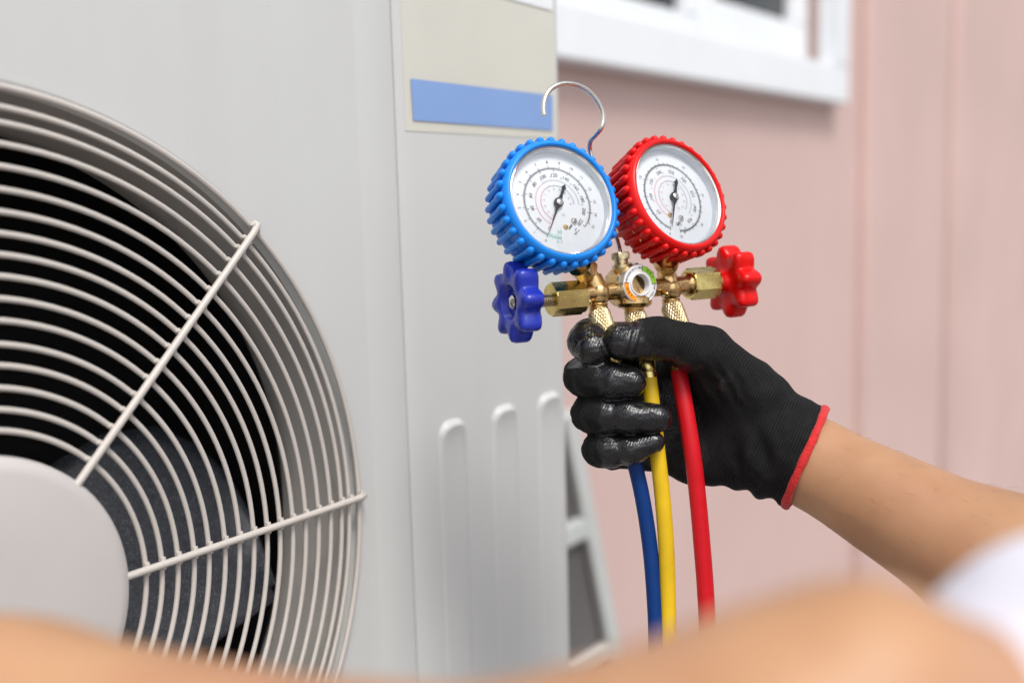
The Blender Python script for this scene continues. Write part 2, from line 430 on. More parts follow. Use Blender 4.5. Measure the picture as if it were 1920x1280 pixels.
# glove: matt knit with a glossy dipped coat where the attribute "coat" is 1
def glove_mat():
    m = bpy.data.materials.new('glove_knit'); m.use_nodes = True
    n = m.node_tree; p = n.nodes['Principled BSDF']
    at = n.nodes.new('ShaderNodeAttribute'); at.attribute_name = 'coat'
    kn = n.nodes.new('ShaderNodeAttribute'); kn.attribute_name = 'knit'      # knit coordinates in stitches
    tc = n.nodes.new('ShaderNodeTexCoord')
    se = n.nodes.new('ShaderNodeSeparateXYZ'); lk(m, kn.outputs['Vector'], se.inputs['Vector'])
    def sine(sock, k):
        a = n.nodes.new('ShaderNodeMath'); a.operation = 'MULTIPLY'; a.inputs[1].default_value = k; lk(m, sock, a.inputs[0])
        s = n.nodes.new('ShaderNodeMath'); s.operation = 'SINE'; lk(m, a.outputs[0], s.inputs[0])
        return s.outputs[0]
    sx = sine(se.outputs['X'], 6.2832); sy = sine(se.outputs['Y'], 6.2832)
    mul = n.nodes.new('ShaderNodeMath'); mul.operation = 'MULTIPLY'; lk(m, sx, mul.inputs[0]); lk(m, sy, mul.inputs[1])
    add = n.nodes.new('ShaderNodeMath'); add.operation = 'MULTIPLY_ADD'; lk(m, mul.outputs[0], add.inputs[0]); add.inputs[1].default_value = 0.6; lk(m, sx, add.inputs[2])
    ns = n.nodes.new('ShaderNodeTexNoise'); ns.inputs['Scale'].default_value = 150; ns.inputs['Detail'].default_value = 6
    nf = n.nodes.new('ShaderNodeTexNoise'); nf.inputs['Scale'].default_value = 420; nf.inputs['Detail'].default_value = 3; nf.inputs['Distortion'].default_value = 0.6
    lk(m, tc.outputs['Object'], ns.inputs['Vector']); lk(m, tc.outputs['Object'], nf.inputs['Vector'])
    am = n.nodes.new('ShaderNodeMapRange'); am.inputs['From Min'].default_value = 0.35; am.inputs['From Max'].default_value = 0.68; am.inputs['To Min'].default_value = 0.15; am.inputs['To Max'].default_value = 1.25
    lk(m, ns.outputs['Fac'], am.inputs['Value'])
    ad2 = n.nodes.new('ShaderNodeMath'); ad2.operation = 'MULTIPLY'; lk(m, add.outputs[0], ad2.inputs[0]); lk(m, am.outputs['Result'], ad2.inputs[1]); add = ad2
    # ragged edge of the dipped coat
    ed = n.nodes.new('ShaderNodeMath'); ed.operation = 'MULTIPLY_ADD'; lk(m, ns.outputs['Fac'], ed.inputs[0]); ed.inputs[1].default_value = 0.5; lk(m, at.outputs['Fac'], ed.inputs[2])
    cm = n.nodes.new('ShaderNodeMapRange'); cm.interpolation_type = 'SMOOTHSTEP'
    cm.inputs['From Min'].default_value = 0.58; cm.inputs['From Max'].default_value = 0.92
    lk(m, ed.outputs[0], cm.inputs['Value'])
    coat = cm.outputs['Result']
    # colour
    r = n.nodes.new('ShaderNodeMapRange'); r.inputs['From Min'].default_value = -1.2; r.inputs['From Max'].default_value = 1.4
    r.inputs['To Min'].default_value = 0.0022; r.inputs['To Max'].default_value = 0.017
    lk(m, add.outputs[0], r.inputs['Value'])
    cmb = n.nodes.new('ShaderNodeCombineColor')
    for k in ('Red', 'Green', 'Blue'): lk(m, r.outputs['Result'], cmb.inputs[k])
    mx = n.nodes.new('ShaderNodeMix'); mx.data_type = 'RGBA'; lk(m, coat, mx.inputs['Factor']); lk(m, cmb.outputs['Color'], mx.inputs['A'])
    mx.inputs['B'].default_value = (0.0055, 0.0058, 0.0068, 1); lk(m, mx.outputs['Result'], p.inputs['Base Color'])
    # gloss
    rg = n.nodes.new('ShaderNodeMapRange'); rg.inputs['To Min'].default_value = 0.78; rg.inputs['To Max'].default_value = 0.26
    lk(m, coat, rg.inputs['Value'])
    ra = n.nodes.new('ShaderNodeMath'); ra.operation = 'MULTIPLY_ADD'; lk(m, nf.outputs['Fac'], ra.inputs[0]); ra.inputs[1].default_value = 0.12
    sb = n.nodes.new('ShaderNodeMath'); sb.operation = 'SUBTRACT'; lk(m, rg.outputs['Result'], sb.inputs[0]); sb.inputs[1].default_value = 0.06
    lk(m, sb.outputs[0], ra.inputs[2]); lk(m, ra.outputs[0], p.inputs['Roughness'])
    si = n.nodes.new('ShaderNodeMapRange'); si.inputs['To Min'].default_value = 0.2; si.inputs['To Max'].default_value = 0.62
    lk(m, coat, si.inputs['Value']); lk(m, si.outputs['Result'], p.inputs['Specular IOR Level'])
    # relief: stitches on the knit, wrinkles on the coat
    inv = n.nodes.new('ShaderNodeMapRange'); inv.inputs['To Min'].default_value = 1.0; inv.inputs['To Max'].default_value = 0.22
    lk(m, coat, inv.inputs['Value'])
    hk = n.nodes.new('ShaderNodeMath'); hk.operation = 'MULTIPLY'; lk(m, add.outputs[0], hk.inputs[0]); lk(m, inv.outputs['Result'], hk.inputs[1])
    h2 = n.nodes.new('ShaderNodeMath'); h2.operation = 'MULTIPLY_ADD'; lk(m, nf.outputs['Fac'], h2.inputs[0]); h2.inputs[1].default_value = 0.9; lk(m, hk.outputs[0], h2.inputs[2])
    h3 = n.nodes.new('ShaderNodeMath'); h3.operation = 'MULTIPLY_ADD'; lk(m, ns.outputs['Fac'], h3.inputs[0]); h3.inputs[1].default_value = 3.0; lk(m, h2.outputs[0], h3.inputs[2])
    b = n.nodes.new('ShaderNodeBump'); b.inputs['Strength'].default_value = 0.6; b.inputs['Distance'].default_value = 0.0005
    lk(m, h3.outputs[0], b.inputs['Height']); lk(m, b.outputs['Normal'], p.inputs['Normal'])
    return m
M['glove'] = glove_mat()

# ------------------------------------------------------------------ ground
g = MB(); g.add([(-60, -60, 0), (60, -60, 0), (60, 60, 0), (-60, 60, 0)], [(0, 1, 2, 3)])
tag(build(g, 'ground', M['ground'], smooth=0), kind='structure')

# ------------------------------------------------------------------ the house wall and its window
SC = 0.51
FANC = CAM + SC * np.array([-0.55147, 1.0, -0.40307])      # fan centre on the unit's front plane
DWALL = 1.10                                                # wall plane: metres from the camera along its normal
WALLO = CAM - N_W * DWALL; WALLO[2] = 0.0
WF = Fr(WALLO, S_W, -N_W, UP)                               # x along the wall, y into it, z up
def on_wall(u, v, off=0.0):
    d = RC.T @ np.array([(u - 960) / F, (v - 640) / F, 1.0])
    k = -(DWALL - off) / (d @ N_W)
    X = CAM + d * k
    return float((X - WALLO) @ S_W), float(X[2])
wall = thing('house_wall', WF((2.5, 0, 0)), 'pink rendered house wall running behind the outdoor unit and the glove', 'wall', M=[S_W, -N_W, UP])
wx1, wz1 = on_wall(1592, 196, 0.05)         # lower right corner of the window casing
wx0 = wx1 - 2.05; wz2 = wz1 + 1.35
ix0, ix1, iz0, iz1 = wx0 + 0.10, wx1 - 0.10, wz1 + 0.10, wz2 - 0.10
b = MB()
for lo, hi in (((-6, 0, 0), (ix0, 0.2, 3.2)), ((ix1, 0, 0), (on_wall(1604, 600)[0], 0.2, 3.2)),
               ((ix0, 0, 0), (ix1, 0.2, iz0)), ((ix0, 0, iz1), (ix1, 0.2, 3.2))):
    b.box(lo, hi, WF)
build(b, 'wall_panel', M['wall'], wall, smooth=0)
pa = on_wall(1604, 600)[0]; pb_ = on_wall(1752, 600)[0]; pc = on_wall(1790, 600)[0]
b = MB(); b.box((pa, -0.035, 0), (pb_, 0.2, 3.2), WF)
build(b, 'pilaster', M['wall'], wall, bevel=0.02)
b = MB(); b.box((pb_, 0.03, 0), (pb_ + 0.05, 0.2, 3.2), WF)
build(b, 'joint_groove', M['wall'], wall, smooth=0)
b = MB(); b.box((pb_ + 0.05, -0.05, 0), (14, 0.2, 3.2), WF)
build(b, 'wall_panel', M['wall'], wall, bevel=0.03)

cas = MB()
for lo, hi in (((wx0, -0.05, wz1), (wx1, 0.12, iz0)), ((wx0, -0.05, iz1), (wx1, 0.12, wz2)),
               ((wx0, -0.05, iz0), (ix0, 0.12, iz1)), ((ix1, -0.05, iz0), (wx1, 0.12, iz1))):
    cas.box(lo, hi, WF)
win = build(cas, 'window', M['white'], wall, bevel=0.006)
g1 = on_wall(1282, 20, -0.03)[0]; g2 = on_wall(1345, 10, -0.03)[0]; g3 = on_wall(1482, 40, -0.03)[0]
zb1, zb2 = on_wall(1278, 21, -0.03)[1], on_wall(1480, 40, -0.03)[1]
sash_edges = [(ix0 + 0.002, ix0 + 0.06, g1 - 0.0, (g1 + g2) / 2 - 0.001, 0.035, zb1), ((g1 + g2) / 2 + 0.001, g2, g3, ix1 - 0.002, 0.03, zb2)]
for a0, a1, c0, c1, yy, zb in sash_edges:
    s = MB()
    for lo, hi in (((a0, yy, iz0 + 0.002), (c1, yy + 0.04, zb)), ((a0, yy, iz1 - 0.06), (c1, yy + 0.04, iz1 - 0.002)),
                   ((a0, yy, zb), (a1, yy + 0.04, iz1 - 0.06)), ((c0, yy, zb), (c1, yy + 0.04, iz1 - 0.06))):
        s.box(lo, hi, WF)
    build(s, 'sash', M['white'], win, bevel=0.005)
    q = MB(); q.box((a1 - 0.004, yy + 0.016, zb - 0.004), (c0 + 0.004, yy + 0.024, iz1 - 0.056), WF)
    build(q, 'pane', M['pane'], win, smooth=0)

# ------------------------------------------------------------------ outdoor unit
AF = Fr(FANC, S_W, -N_W, UP)                # x along the front, y into the unit, z up; origin at the fan centre
XL, XR, ZB, ZT, DEP = -0.315, 0.5455, -0.78, 0.56, 0.32
ac = thing('outdoor_unit', AF((0.1, 0.15, ZB)), 'pale grey air conditioner outdoor unit with a round wire fan guard', 'air conditioner', M=[S_W, -N_W, UP])
RH = 0.2735                                  # fan opening in the front panel
XS = 0.2965                                  # step in the front panel
def ring_plate(mb, rh, x0, x1, z0, z1, y, fr, seg=180):
    th = np.linspace(0, 2 * math.pi, seg, endpoint=False)
    cs = [math.atan2(z, x) % (2 * math.pi) for x in (x0, x1) for z in (z0, z1)]
    for c in cs:
        th[np.argmin(np.abs(th - c))] = c
    out = []
    for t in th:
        c, s_ = math.cos(t), math.sin(t)
        k = min((x1 / c if c > 1e-9 else x0 / c if c < -1e-9 else 1e9), (z1 / s_ if s_ > 1e-9 else z0 / s_ if s_ < -1e-9 else 1e9))
        out.append((k * c, y, k * s_))
    inn = np.stack([rh * np.cos(th), np.full(seg, y), rh * np.sin(th)], 1)
    mb.grid([fr(np.array(out)), fr(inn)], closed_v=True)
b = MB()
ring_plate(b, RH + 0.0035, XL + 0.012, XS - 0.004, ZB, ZT, 0.0, AF)
# rolled lip of the opening: a narrow raised bead turning inwards
prof = [(RH + 0.0036, 0.0), (RH + 0.0024, 0.0002), (RH + 0.0014, 0.0010), (RH + 0.0004, 0.0030), (RH - 0.0015, 0.006)]
th = np.linspace(0, 2 * math.pi, 180, endpoint=False)
b.grid([AF(np.stack([r * np.cos(th), np.full(180, y), r * np.sin(th)], 1)) for r, y in prof], closed_v=True)
# fold between the fan panel and the raised strip, the strip, its seam
def strip(mb, prof, z0=ZB, z1=ZT):
    mb.grid([[AF((x, y, z0)) for x, y in prof], [AF((x, y, z1)) for x, y in prof]])
strip(b, [(XS - 0.004, 0.0), (XS, -0.0003), (XS + 0.004, -0.0006), (XS + 0.012, -0.0008), (0.3265, -0.0008), (0.3292, -0.0003), (0.3300, 0.003), (0.3300, 0.02)])
# left edge, top, bottom and back
strip(b, [(XL, DEP), (XL, 0.02), (XL, 0.012), (XL + 0.0035, 0.0035), (XL + 0.012, 0.0)])
b.add(AF([(XL, 0.0, ZT), (XR, 0.0, ZT), (XR, DEP, ZT), (XL, DEP, ZT)]), [(0, 1, 2, 3)])
b.add(AF([(XL, 0.004, ZB), (XR, 0.004, ZB), (XR, DEP, ZB), (XL, DEP, ZB)]), [(0, 1, 2, 3)])
b.add(AF([(XL, DEP, ZB), (XR, DEP, ZB), (XR, DEP, ZT), (XL, DEP, ZT)]), [(0, 1, 2, 3)])
build(b, 'cabinet', M['cabinet'], ac, smooth=50)
b = MB()
strip(b, [(0.3311, 0.02), (0.3311, 0.003), (0.3319, 0.0004), (0.3345, -0.0004), (0.352, -0.0004), (XR - 0.012, -0.0004), (XR - 0.006, 0.0006), (XR - 0.002, 0.0035), (XR, 0.010), (XR, 0.02), (XR, DEP - 0.001)])
svc = build(b, 'service_panel', M['cabinet'], ac, smooth=50)
# embossed ribs of the service panel
def rib(x0, x1, zt, z0=-0.36, w=0.0055, rc=0.014, hb=0.0006):
    """pressed rib: deep at its head, shallow lower down"""
    xs = np.linspace(x0, x1, 29); zs = np.concatenate([np.linspace(zt, zt - 0.05, 46), np.linspace(zt - 0.055, z0, 30)])
    Xg, Zg = np.meshgrid(xs, zs, indexing='ij')
    qx = np.abs(Xg - (x0 + x1) / 2) - (x1 - x0) / 2 + rc; qz = np.abs(Zg - (zt + z0) / 2) - (zt - z0) / 2 + rc
    d = rc - (np.hypot(np.maximum(qx, 0), np.maximum(qz, 0)) + np.minimum(np.maximum(qx, qz), 0))
    t = np.clip(d / w, 0, 1); t = t * t * (3 - 2 * t)
    hz = hb + 0.0066 * np.exp(-np.maximum(0, zt - Zg) / 0.013)
    Y = np.where(d <= 0, 0.0004, -0.0005 - hz * t)
    mb = MB(); mb.grid(AF(np.stack([Xg, Y, Zg], -1).reshape(-1, 3)).reshape(*Xg.shape, 3))
    return mb
for x0, x1 in ((0.3635, 0.3985), (0.4305, 0.4665), (0.4955, 0.5325)):
    build(rib(x0, x1, 0.0365), 'rib', M['cabinet'], svc, smooth=60)
# sticker with its blue band
st = MB(); st.box((0.3405, -0.0008, 0.2585), (0.5345, -0.0005, ZT - 0.03), AF)
st_o = build(st, 'sticker', M['sticker'], ac, smooth=0)
q = MB()
poly = [(0.3472, 0.2963), (0.3484, 0.2664), (0.5272, 0.2655), (0.5282, 0.2955)]
q.add(AF([(x, -0.0016, z) for x, z in poly]), [(0, 1, 2, 3)])
build(q, 'blue_band', M['stripe'], st_o, smooth=0)
q = MB(); q.add(AF([(x, -0.0016, z) for x, z in [(0.344, 0.372), (0.5312, 0.367), (0.5312, ZT - 0.04), (0.344, ZT - 0.04)]]), [(0, 1, 2, 3)])
build(q, 'white_field', M['white'], st_o, smooth=0)

# shroud, dark inside
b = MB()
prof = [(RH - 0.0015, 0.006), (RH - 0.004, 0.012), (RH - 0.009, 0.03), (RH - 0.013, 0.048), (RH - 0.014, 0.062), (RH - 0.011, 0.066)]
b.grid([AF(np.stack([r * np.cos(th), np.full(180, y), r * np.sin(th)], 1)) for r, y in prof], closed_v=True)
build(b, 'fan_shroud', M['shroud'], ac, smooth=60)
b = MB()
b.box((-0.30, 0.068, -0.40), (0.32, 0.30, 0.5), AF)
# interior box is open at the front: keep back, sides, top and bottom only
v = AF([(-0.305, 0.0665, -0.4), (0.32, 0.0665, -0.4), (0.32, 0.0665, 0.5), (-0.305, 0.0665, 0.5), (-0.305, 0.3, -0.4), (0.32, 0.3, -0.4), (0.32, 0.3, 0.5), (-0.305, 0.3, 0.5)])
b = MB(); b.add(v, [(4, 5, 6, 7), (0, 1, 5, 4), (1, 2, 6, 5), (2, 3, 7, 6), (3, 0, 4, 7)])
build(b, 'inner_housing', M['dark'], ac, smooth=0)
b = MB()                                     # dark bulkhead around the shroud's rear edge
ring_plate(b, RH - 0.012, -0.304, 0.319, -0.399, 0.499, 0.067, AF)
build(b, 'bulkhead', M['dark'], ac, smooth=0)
# fan: three swept blades on a hub
def on_front(u, v, dpt):
    d = RC.T @ np.array([(u - 960) / F, (v - 640) / F, 1.0]); o = FANC - N_W * dpt
    X = CAM + d * (((o - CAM) @ N_W) / (d @ N_W)) - FANC
    return float(X @ S_W), dpt, float(X @ UP)
lead = [on_front(u, v, d_) for u, v, d_ in ((40, 960, 0.15), (100, 870, 0.15), (190, 815, 0.148), (290, 800, 0.142), (370, 835, 0.13), (430, 895, 0.113), (474, 978, 0.09), (517, 1092, 0.056))]
trail = [on_front(u, v, d_) for u, v, d_ in ((60, 1330, 0.045), (130, 1345, 0.045), (200, 1335, 0.045), (260, 1300, 0.045), (330, 1255, 0.046), (394, 1211, 0.047), (455, 1166, 0.049), (517, 1122, 0.052))]
rot_ = MB()
rot_.lathe([(0.001, -0.06), (0.05, -0.06), (0.058, -0.064), (0.06, -0.07), (0.06, -0.12), (0.001, -0.12)], Fr(AF((0, 0, 0)), S_W, UP, N_W), 40)
rotor = build(rot_, 'fan_rotor', M['blade'], ac)
for k in range(3):
    a = math.radians(120 * k); ca, sa = math.cos(a), math.sin(a)
    for_th = []
    rows = []
    for t in np.linspace(0, 1, 13):
        row = []
        for (lx, ly, lz), (tx, ty, tz) in zip(lead, trail):
            x = lx + (tx - lx) * t; z = lz + (tz - lz) * t
            y = ly + (ty - ly) * t + 0.006 * math.sin(t * math.pi)
            row.append(AF((x * ca - z * sa, y, x * sa + z * ca)))
        rows.append(row)
    mb = MB(); mb.grid(rows)
    o = build(mb, 'blade', M['blade'], rotor, smooth=60)
    sm = o.modifiers.new('thickness', 'SOLIDIFY'); sm.thickness = 0.004; sm.offset = 0
# wire guard
GY = -0.006
gth = np.linspace(0, 2 * math.pi, 160, endpoint=False)
def wire_ring(r, y, rr=0.00165):
    mb = MB(); mb.tube(AF(np.stack([r * np.cos(gth), np.full(160, y), r * np.sin(gth)], 1)), rr, 8, closed=True)
    return mb
guard = build(wire_ring(0.2725, -0.0045, 0.0019), 'fan_guard', M['guard'], ac, smooth=80)
for r in [0.0991, 0.1098, 0.1208, 0.1322, 0.143, 0.155, 0.1661, 0.1774, 0.1883, 0.1989, 0.2098, 0.221, 0.2325, 0.2437]:
    build(wire_ring(r, GY), 'guard_ring', M['guard'], guard, smooth=80)
build(wire_ring(0.2543, GY + 0.0005), 'guard_ring', M['guard'], guard, smooth=80)
build(wire_ring(0.2622, GY + 0.0012), 'guard_ring', M['guard'], guard, smooth=80)
for k in range(8):
    a = math.radians(45 * k + 0.2)
    r_ = np.array([0.083, 0.12, 0.16, 0.2, 0.24, 0.268, 0.2745, 0.276])
    yy = np.array([-0.0097, -0.0097, -0.0097, -0.0097, -0.0097, -0.0095, -0.0082, -0.004])
    mb = MB(); pts = AF(np.stack([r_ * math.cos(a), yy, r_ * math.sin(a)], 1)); mb.tube(pts, 0.00225, 10)
    for r in [0.0991, 0.1098, 0.1208, 0.1322, 0.143, 0.155, 0.1661, 0.1774, 0.1883, 0.1989, 0.2098, 0.221, 0.2325, 0.2437, 0.2543, 0.2622, 0.2725]:
        c = np.array([r * math.cos(a), -0.0080, r * math.sin(a)]); tdir = np.array([-math.sin(a), 0, math.cos(a)])   # weld
        mb.tube(AF([c - tdir * 0.0036, c, c + tdir * 0.0036]), [0.0015, 0.0021, 0.0015], 8)
    build(mb, 'spoke', M['guard'], guard, smooth=60)
b = MB()
hub_pr = [(0.001, 0.0145), (0.04, 0.0142), (0.078, 0.0135), (0.0835, 0.0125), (0.0858, 0.0095), (0.0863, 0.005), (0.0855, 0.001), (0.083, 0.0)]
b.lathe(hub_pr, Fr(AF((0, 0, 0)), S_W, UP, N_W), 96)
build(b, 'hub_cap', M['hubcap'], guard, smooth=50)
pl = MB(); z0 = AF((0, 0, ZB))[2]
pl.box((XL - 0.08, -0.06, -z0), (XR + 0.08, DEP + 0.06, -0.002), Fr(AF((0, 0, ZB)), S_W, -N_W, UP))
o = build(pl, 'concrete_plinth', M['concrete'], smooth=0, bevel=0.01)
tag(o, 'grey concrete plinth under the outdoor unit', 'plinth')

# ------------------------------------------------------------------ stepladder between the unit and the wall
LF = Fr(WF((0, -0.14, 0)), S_W, -N_W, UP)
def on_lad(u, v):
    x, z = on_wall(u, v, 0.21); return np.array([x, z])
p0 = on_lad(1088, 800); p1 = on_lad(1164, 1200)
dv = (p1 - p0) / (p0[1] - p1[1])
foot = p1 + dv * p1[1] if p1[1] > 0 else p1
top = p0 - dv * 0.02
lad = thing('stepladder', LF((foot[0], 0, 0)), 'pale grey stepladder with a slanted leg half hidden behind the outdoor unit', 'stepladder', M=[S_W, -N_W, UP])
def rail(y0, y1, w=0.032):
    a = np.array([foot[0], 0.0]); t_ = np.array([top[0], top[1]])
    poly = [(a[0] - w, a[1]), (a[0], a[1]), (t_[0], t_[1]), (t_[0] - 0.012, t_[1] + 0.012), (t_[0] - w, t_[1])]
    mb = MB(); mb.prism(poly, Fr(LF((0, 0, 0)), S_W, UP, N_W), -y1, -y0)
    return mb
build(rail(-0.07, -0.055), 'leg', M['ladder'], lad, bevel=0.003)
build(rail(0.055, 0.07), 'leg', M['ladder'], lad, bevel=0.003)
mb = MB(); a = foot[0]
mb.prism([(a - 0.40, 0), (a - 0.35, 0), (top[0] - 0.06, top[1]), (top[0] - 0.10, top[1])], Fr(LF((0, 0, 0)), S_W, UP, N_W), -0.07, -0.055)
build(mb, 'leg', M['ladder'], lad, bevel=0.003)
zt_ = on_lad(1100, 972)[1]
for i in range(-3, 2):
    z = zt_ + 0.235 * i
    if z < 0.05 or z > top[1] - 0.02: continue
    xx = foot[0] + (top[0] - foot[0]) * z / top[1]
    mb = MB(); mb.box((xx - 0.14, -0.068, z - 0.035), (xx - 0.012, 0.054, z), LF)
    build(mb, 'tread', M['ladder'], lad, bevel=0.004)
mb = MB(); mb.prism([(foot[0] - 0.30, 0.02), (foot[0] - 0.018, 0.02), (top[0] - 0.018, top[1] - 0.03), (top[0] - 0.10, top[1] - 0.03)], Fr(LF((0, 0, 0)), S_W, UP, N_W), 0.048, 0.052)  # added dark sheet that paints the shade between the legs
build(mb, 'shade_plate', M['ladder_in'], lad)
# ------------------------------------------------------------------ text outlines
_tc = {}
def text_geo(s):
    if s not in _tc:
        c = bpy.data.curves.new('lettering', 'FONT'); c.body = s; c.size = 1.0; c.align_x = 'CENTER'; c.align_y = 'CENTER'; c.resolution_u = 3
        o = bpy.data.objects.new('lettering', c); COL.objects.link(o)
        dg = bpy.context.evaluated_depsgraph_get(); dg.update()
        me = bpy.data.meshes.new_from_object(o.evaluated_get(dg))
        v = np.array([x.co[:] for x in me.vertices]) if len(me.vertices) else np.zeros((0, 3))
        f = [tuple(p.vertices) for p in me.polygons]
        bpy.data.meshes.remove(me); bpy.data.objects.remove(o); bpy.data.curves.remove(c)
        _tc[s] = (v, f)
    return _tc[s]
def put_text(mb, s, fr, x, y, z, size, ang, m=0):
    """flat print; ang = direction in which the text reads, radians"""
    v, f = text_geo(s)
    if not len(v): return
    c, q = math.cos(ang), math.sin(ang)
    w = np.c_[x + size * (v[:, 0] * c - v[:, 1] * q), y + size * (v[:, 0] * q + v[:, 1] * c), np.full(len(v), z)]
    mb.add(fr(w), f, m)
def tick(mb, fr, ang, r0, r1, w, z, m=0):
    c, s = math.cos(ang), math.sin(ang); d = np.array([c, s]); q = np.array([-s, c]) * w / 2
    p = [d * r0 - q, d * r1 - q, d * r1 + q, d * r0 + q]
    mb.add(fr([(x, y, z) for x, y in p]), [(0, 1, 2, 3)], m)
def arc(mb, fr, a0, a1, r, w, z, m=0, n=60):
    t = np.linspace(a0, a1, n)
    V = [[fr([(k * math.cos(a), k * math.sin(a), z)])[0] for k in (r - w / 2, r + w / 2)] for a in t]
    mb.grid(V, m=m)

# ------------------------------------------------------------------ manifold gauge set
MV = cdir(0.895, 0.10, -0.435)                      # along the valve bar, left near to right far
NV = cdir(0.435, 0.04, 0.90); NV = NV - (NV @ MV) * MV; NV /= np.linalg.norm(NV)
UV = np.cross(NV, MV); UV = UV if UV @ cdir(0, 1, 0) > 0 else -UV
SG = P(1200, 533, 25)
MF = Fr(SG, MV, UV, NV)
def on_m(u, v, c=0.0):
    """point on the plane through the valve bar, c metres in front of it"""
    d = RC.T @ np.array([(u - 960) / F, (v - 640) / F, 1.0]); o = SG + NV * c
    return CAM + d * (((o - CAM) @ NV) / (d @ NV))
man = thing('manifold_gauge_set', on_m(1188, 590), 'brass manifold with blue and red pressure gauges held up by the black glove', 'gauge set')

# --- brass body: two valve crosses, centre block, stubs
mb = MB()
Lc, Rc = on_m(1122, 548, -0.010), on_m(1257, 541, -0.010)
mb.tube([on_m(1084, 553, -0.010), on_m(1100, 551, -0.010), on_m(1150, 546, -0.010), on_m(1180, 541, -0.010)], 0.0057, 24)
mb.tube([on_m(1215, 540, -0.010), on_m(1255, 537, -0.010), on_m(1284, 534, -0.010), on_m(1296, 533, -0.010)], [0.0060, 0.0060, 0.0062, 0.0066], 24)
mb.lathe([(0.0001, -0.004), (0.0045, -0.004), (0.0066, -0.0025), (0.0078, 0.0), (0.0078, 0.003), (0.0072, 0.0042), (0.0001, 0.0042)], axis_frame(on_m(1288, 533, -0.010), MV), 32)
for c, t, bo in ((Lc, on_m(1107, 512, -0.012), on_m(1122, 582, -0.010)), (Rc, on_m(1246, 500, -0.012), on_m(1258, 572, -0.010))):
    mb.lathe([(0.0066, 0.0), (0.0064, 0.3 * np.linalg.norm(t - c)), (0.0062, 0.78 * np.linalg.norm(t - c)), (0.0056, 0.82 * np.linalg.norm(t - c)), (0.0001, 0.83 * np.linalg.norm(t - c))], axis_frame(c, t - c), 28)
    L = np.linalg.norm(bo - c)
    mb.lathe([(0.0066, 0.0), (0.0064, 0.45 * L), (0.0058, 0.55 * L), (0.0001, 0.56 * L)], axis_frame(c, bo - c), 28)
    sph = [(max(0.0001, 0.0073 * math.sin(a)), -0.0073 * math.cos(a)) for a in np.linspace(0, math.pi, 13)]
    mb.lathe(sph, axis_frame(c, MV), 24)
# small bleed nipple on the left cross and a casting lug
mb.pill(on_m(1096, 566, -0.008), on_m(1104, 566, -0.004), 0.0022, 10)
mb.pill(on_m(1246, 552, -0.006), on_m(1250, 551, -0.001), 0.0018, 10)
body = build(mb, 'valve_body', M['brass'], man, smooth=45)
mb = MB()                                            # threads, in redder brass
mb.thread(on_m(1122, 568, -0.010), on_m(1122, 590, -0.010), 0.0061)
mb.thread(on_m(1258, 560, -0.010), on_m(1259, 580, -0.010), 0.0061)
mb.thread(on_m(1188, 566, -0.010), on_m(1190, 596, -0.010), 0.0066)
build(mb, 'port_thread', M['brass'], man, smooth=30)
mb = MB()                                            # centre block behind the sight glass
mb.hexnut(SG - NV * 0.022, SG - NV * 0.0065, 0.0148, spin=0.5, xh=UV)
mb.tube([on_m(1165, 500, -0.010), on_m(1172, 520, -0.010), on_m(1188, 548, -0.010), on_m(1188, 570, -0.010)], 0.0072, 24)
mb.lathe([(0.0001, 0), (0.0105, 0), (0.0118, 0.0015), (0.0118, 0.005), (0.0095, 0.007), (0.0001, 0.007)], axis_frame(on_m(1187, 556, -0.010), on_m(1188, 590, -0.010) - on_m(1187, 556, -0.010)), 28)
build(mb, 'centre_block', M['brass'], man, smooth=40)
mb = MB()                                            # hook socket: threaded neck and hexagon
hk_a, hk_b = on_m(1166, 506, -0.010), on_m(1163, 474, -0.010)
def lerp(a, b, t): return a + (b - a) * t
mb.lathe([(0.0060, -0.004), (0.0062, 0.0), (0.0062, 0.003), (0.0046, 0.004), (0.0046, 0.0075), (0.0001, 0.0076)], axis_frame(hk_a, hk_b - hk_a), 24)
mb.hexnut(lerp(hk_a, hk_b, 0.62), lerp(hk_a, hk_b, 1.0), 0.0062, xh=MV)
build(mb, 'hook_socket', M['brass3'], man, smooth=30)

# --- hexagon bonnets, valve stems, handles
def star_knob(name, m, c, axis, R, lobes, T, up, dish):
    fr = axis_frame(c, axis, up)
    th = np.linspace(0, 2 * math.pi, 160, endpoint=False)
    k = 0.5 + 0.5 * np.cos(lobes * th)
    out = 0.77 + 0.23 * k ** 0.85
    V = []
    prof = [(0.02, -0.36, 0), (0.36, -0.36, 0), (0.40, -0.33, 0), (0.43, -0.04, 0), (0.47, 0.0, 0), (0.60, 0.0, 0.25), (0.76, -0.02, 0.8), (0.90, -0.06, 1), (0.97, -0.14, 1), (1.0, -0.26, 1),
            (1.0, -0.80, 1), (0.97, -0.92, 1), (0.90, -1.0, 1), (0.6, -1.0, 0.5), (0.34, -1.0, 0), (0.31, -1.02, 0), (0.28, -1.25, 0), (0.22, -1.3, 0), (0.02, -1.3, 0)]
    if not dish:
        prof = [(0.02, 0.32, 0), (0.20, 0.32, 0), (0.25, 0.28, 0), (0.30, 0.06, 0), (0.36, -0.02, 0)] + [(0.52, -0.06, 0.3)] + prof[6:13] + [(0.5, -1.0, 0.3), (0.02, -1.0, 0)]
    for r, z, wgt in prof:
        rr = R * r * (1 - wgt + wgt * out)
        bulge = 0.045 * R * k ** 1.4 * (wgt if z > -0.2 else 0)
        V.append(fr(np.stack([rr * np.cos(th), rr * np.sin(th), T * z + bulge], 1)))
    mb = MB(); mb.grid(V, closed_v=True)
    return build(mb, name, m, man, smooth=60), fr
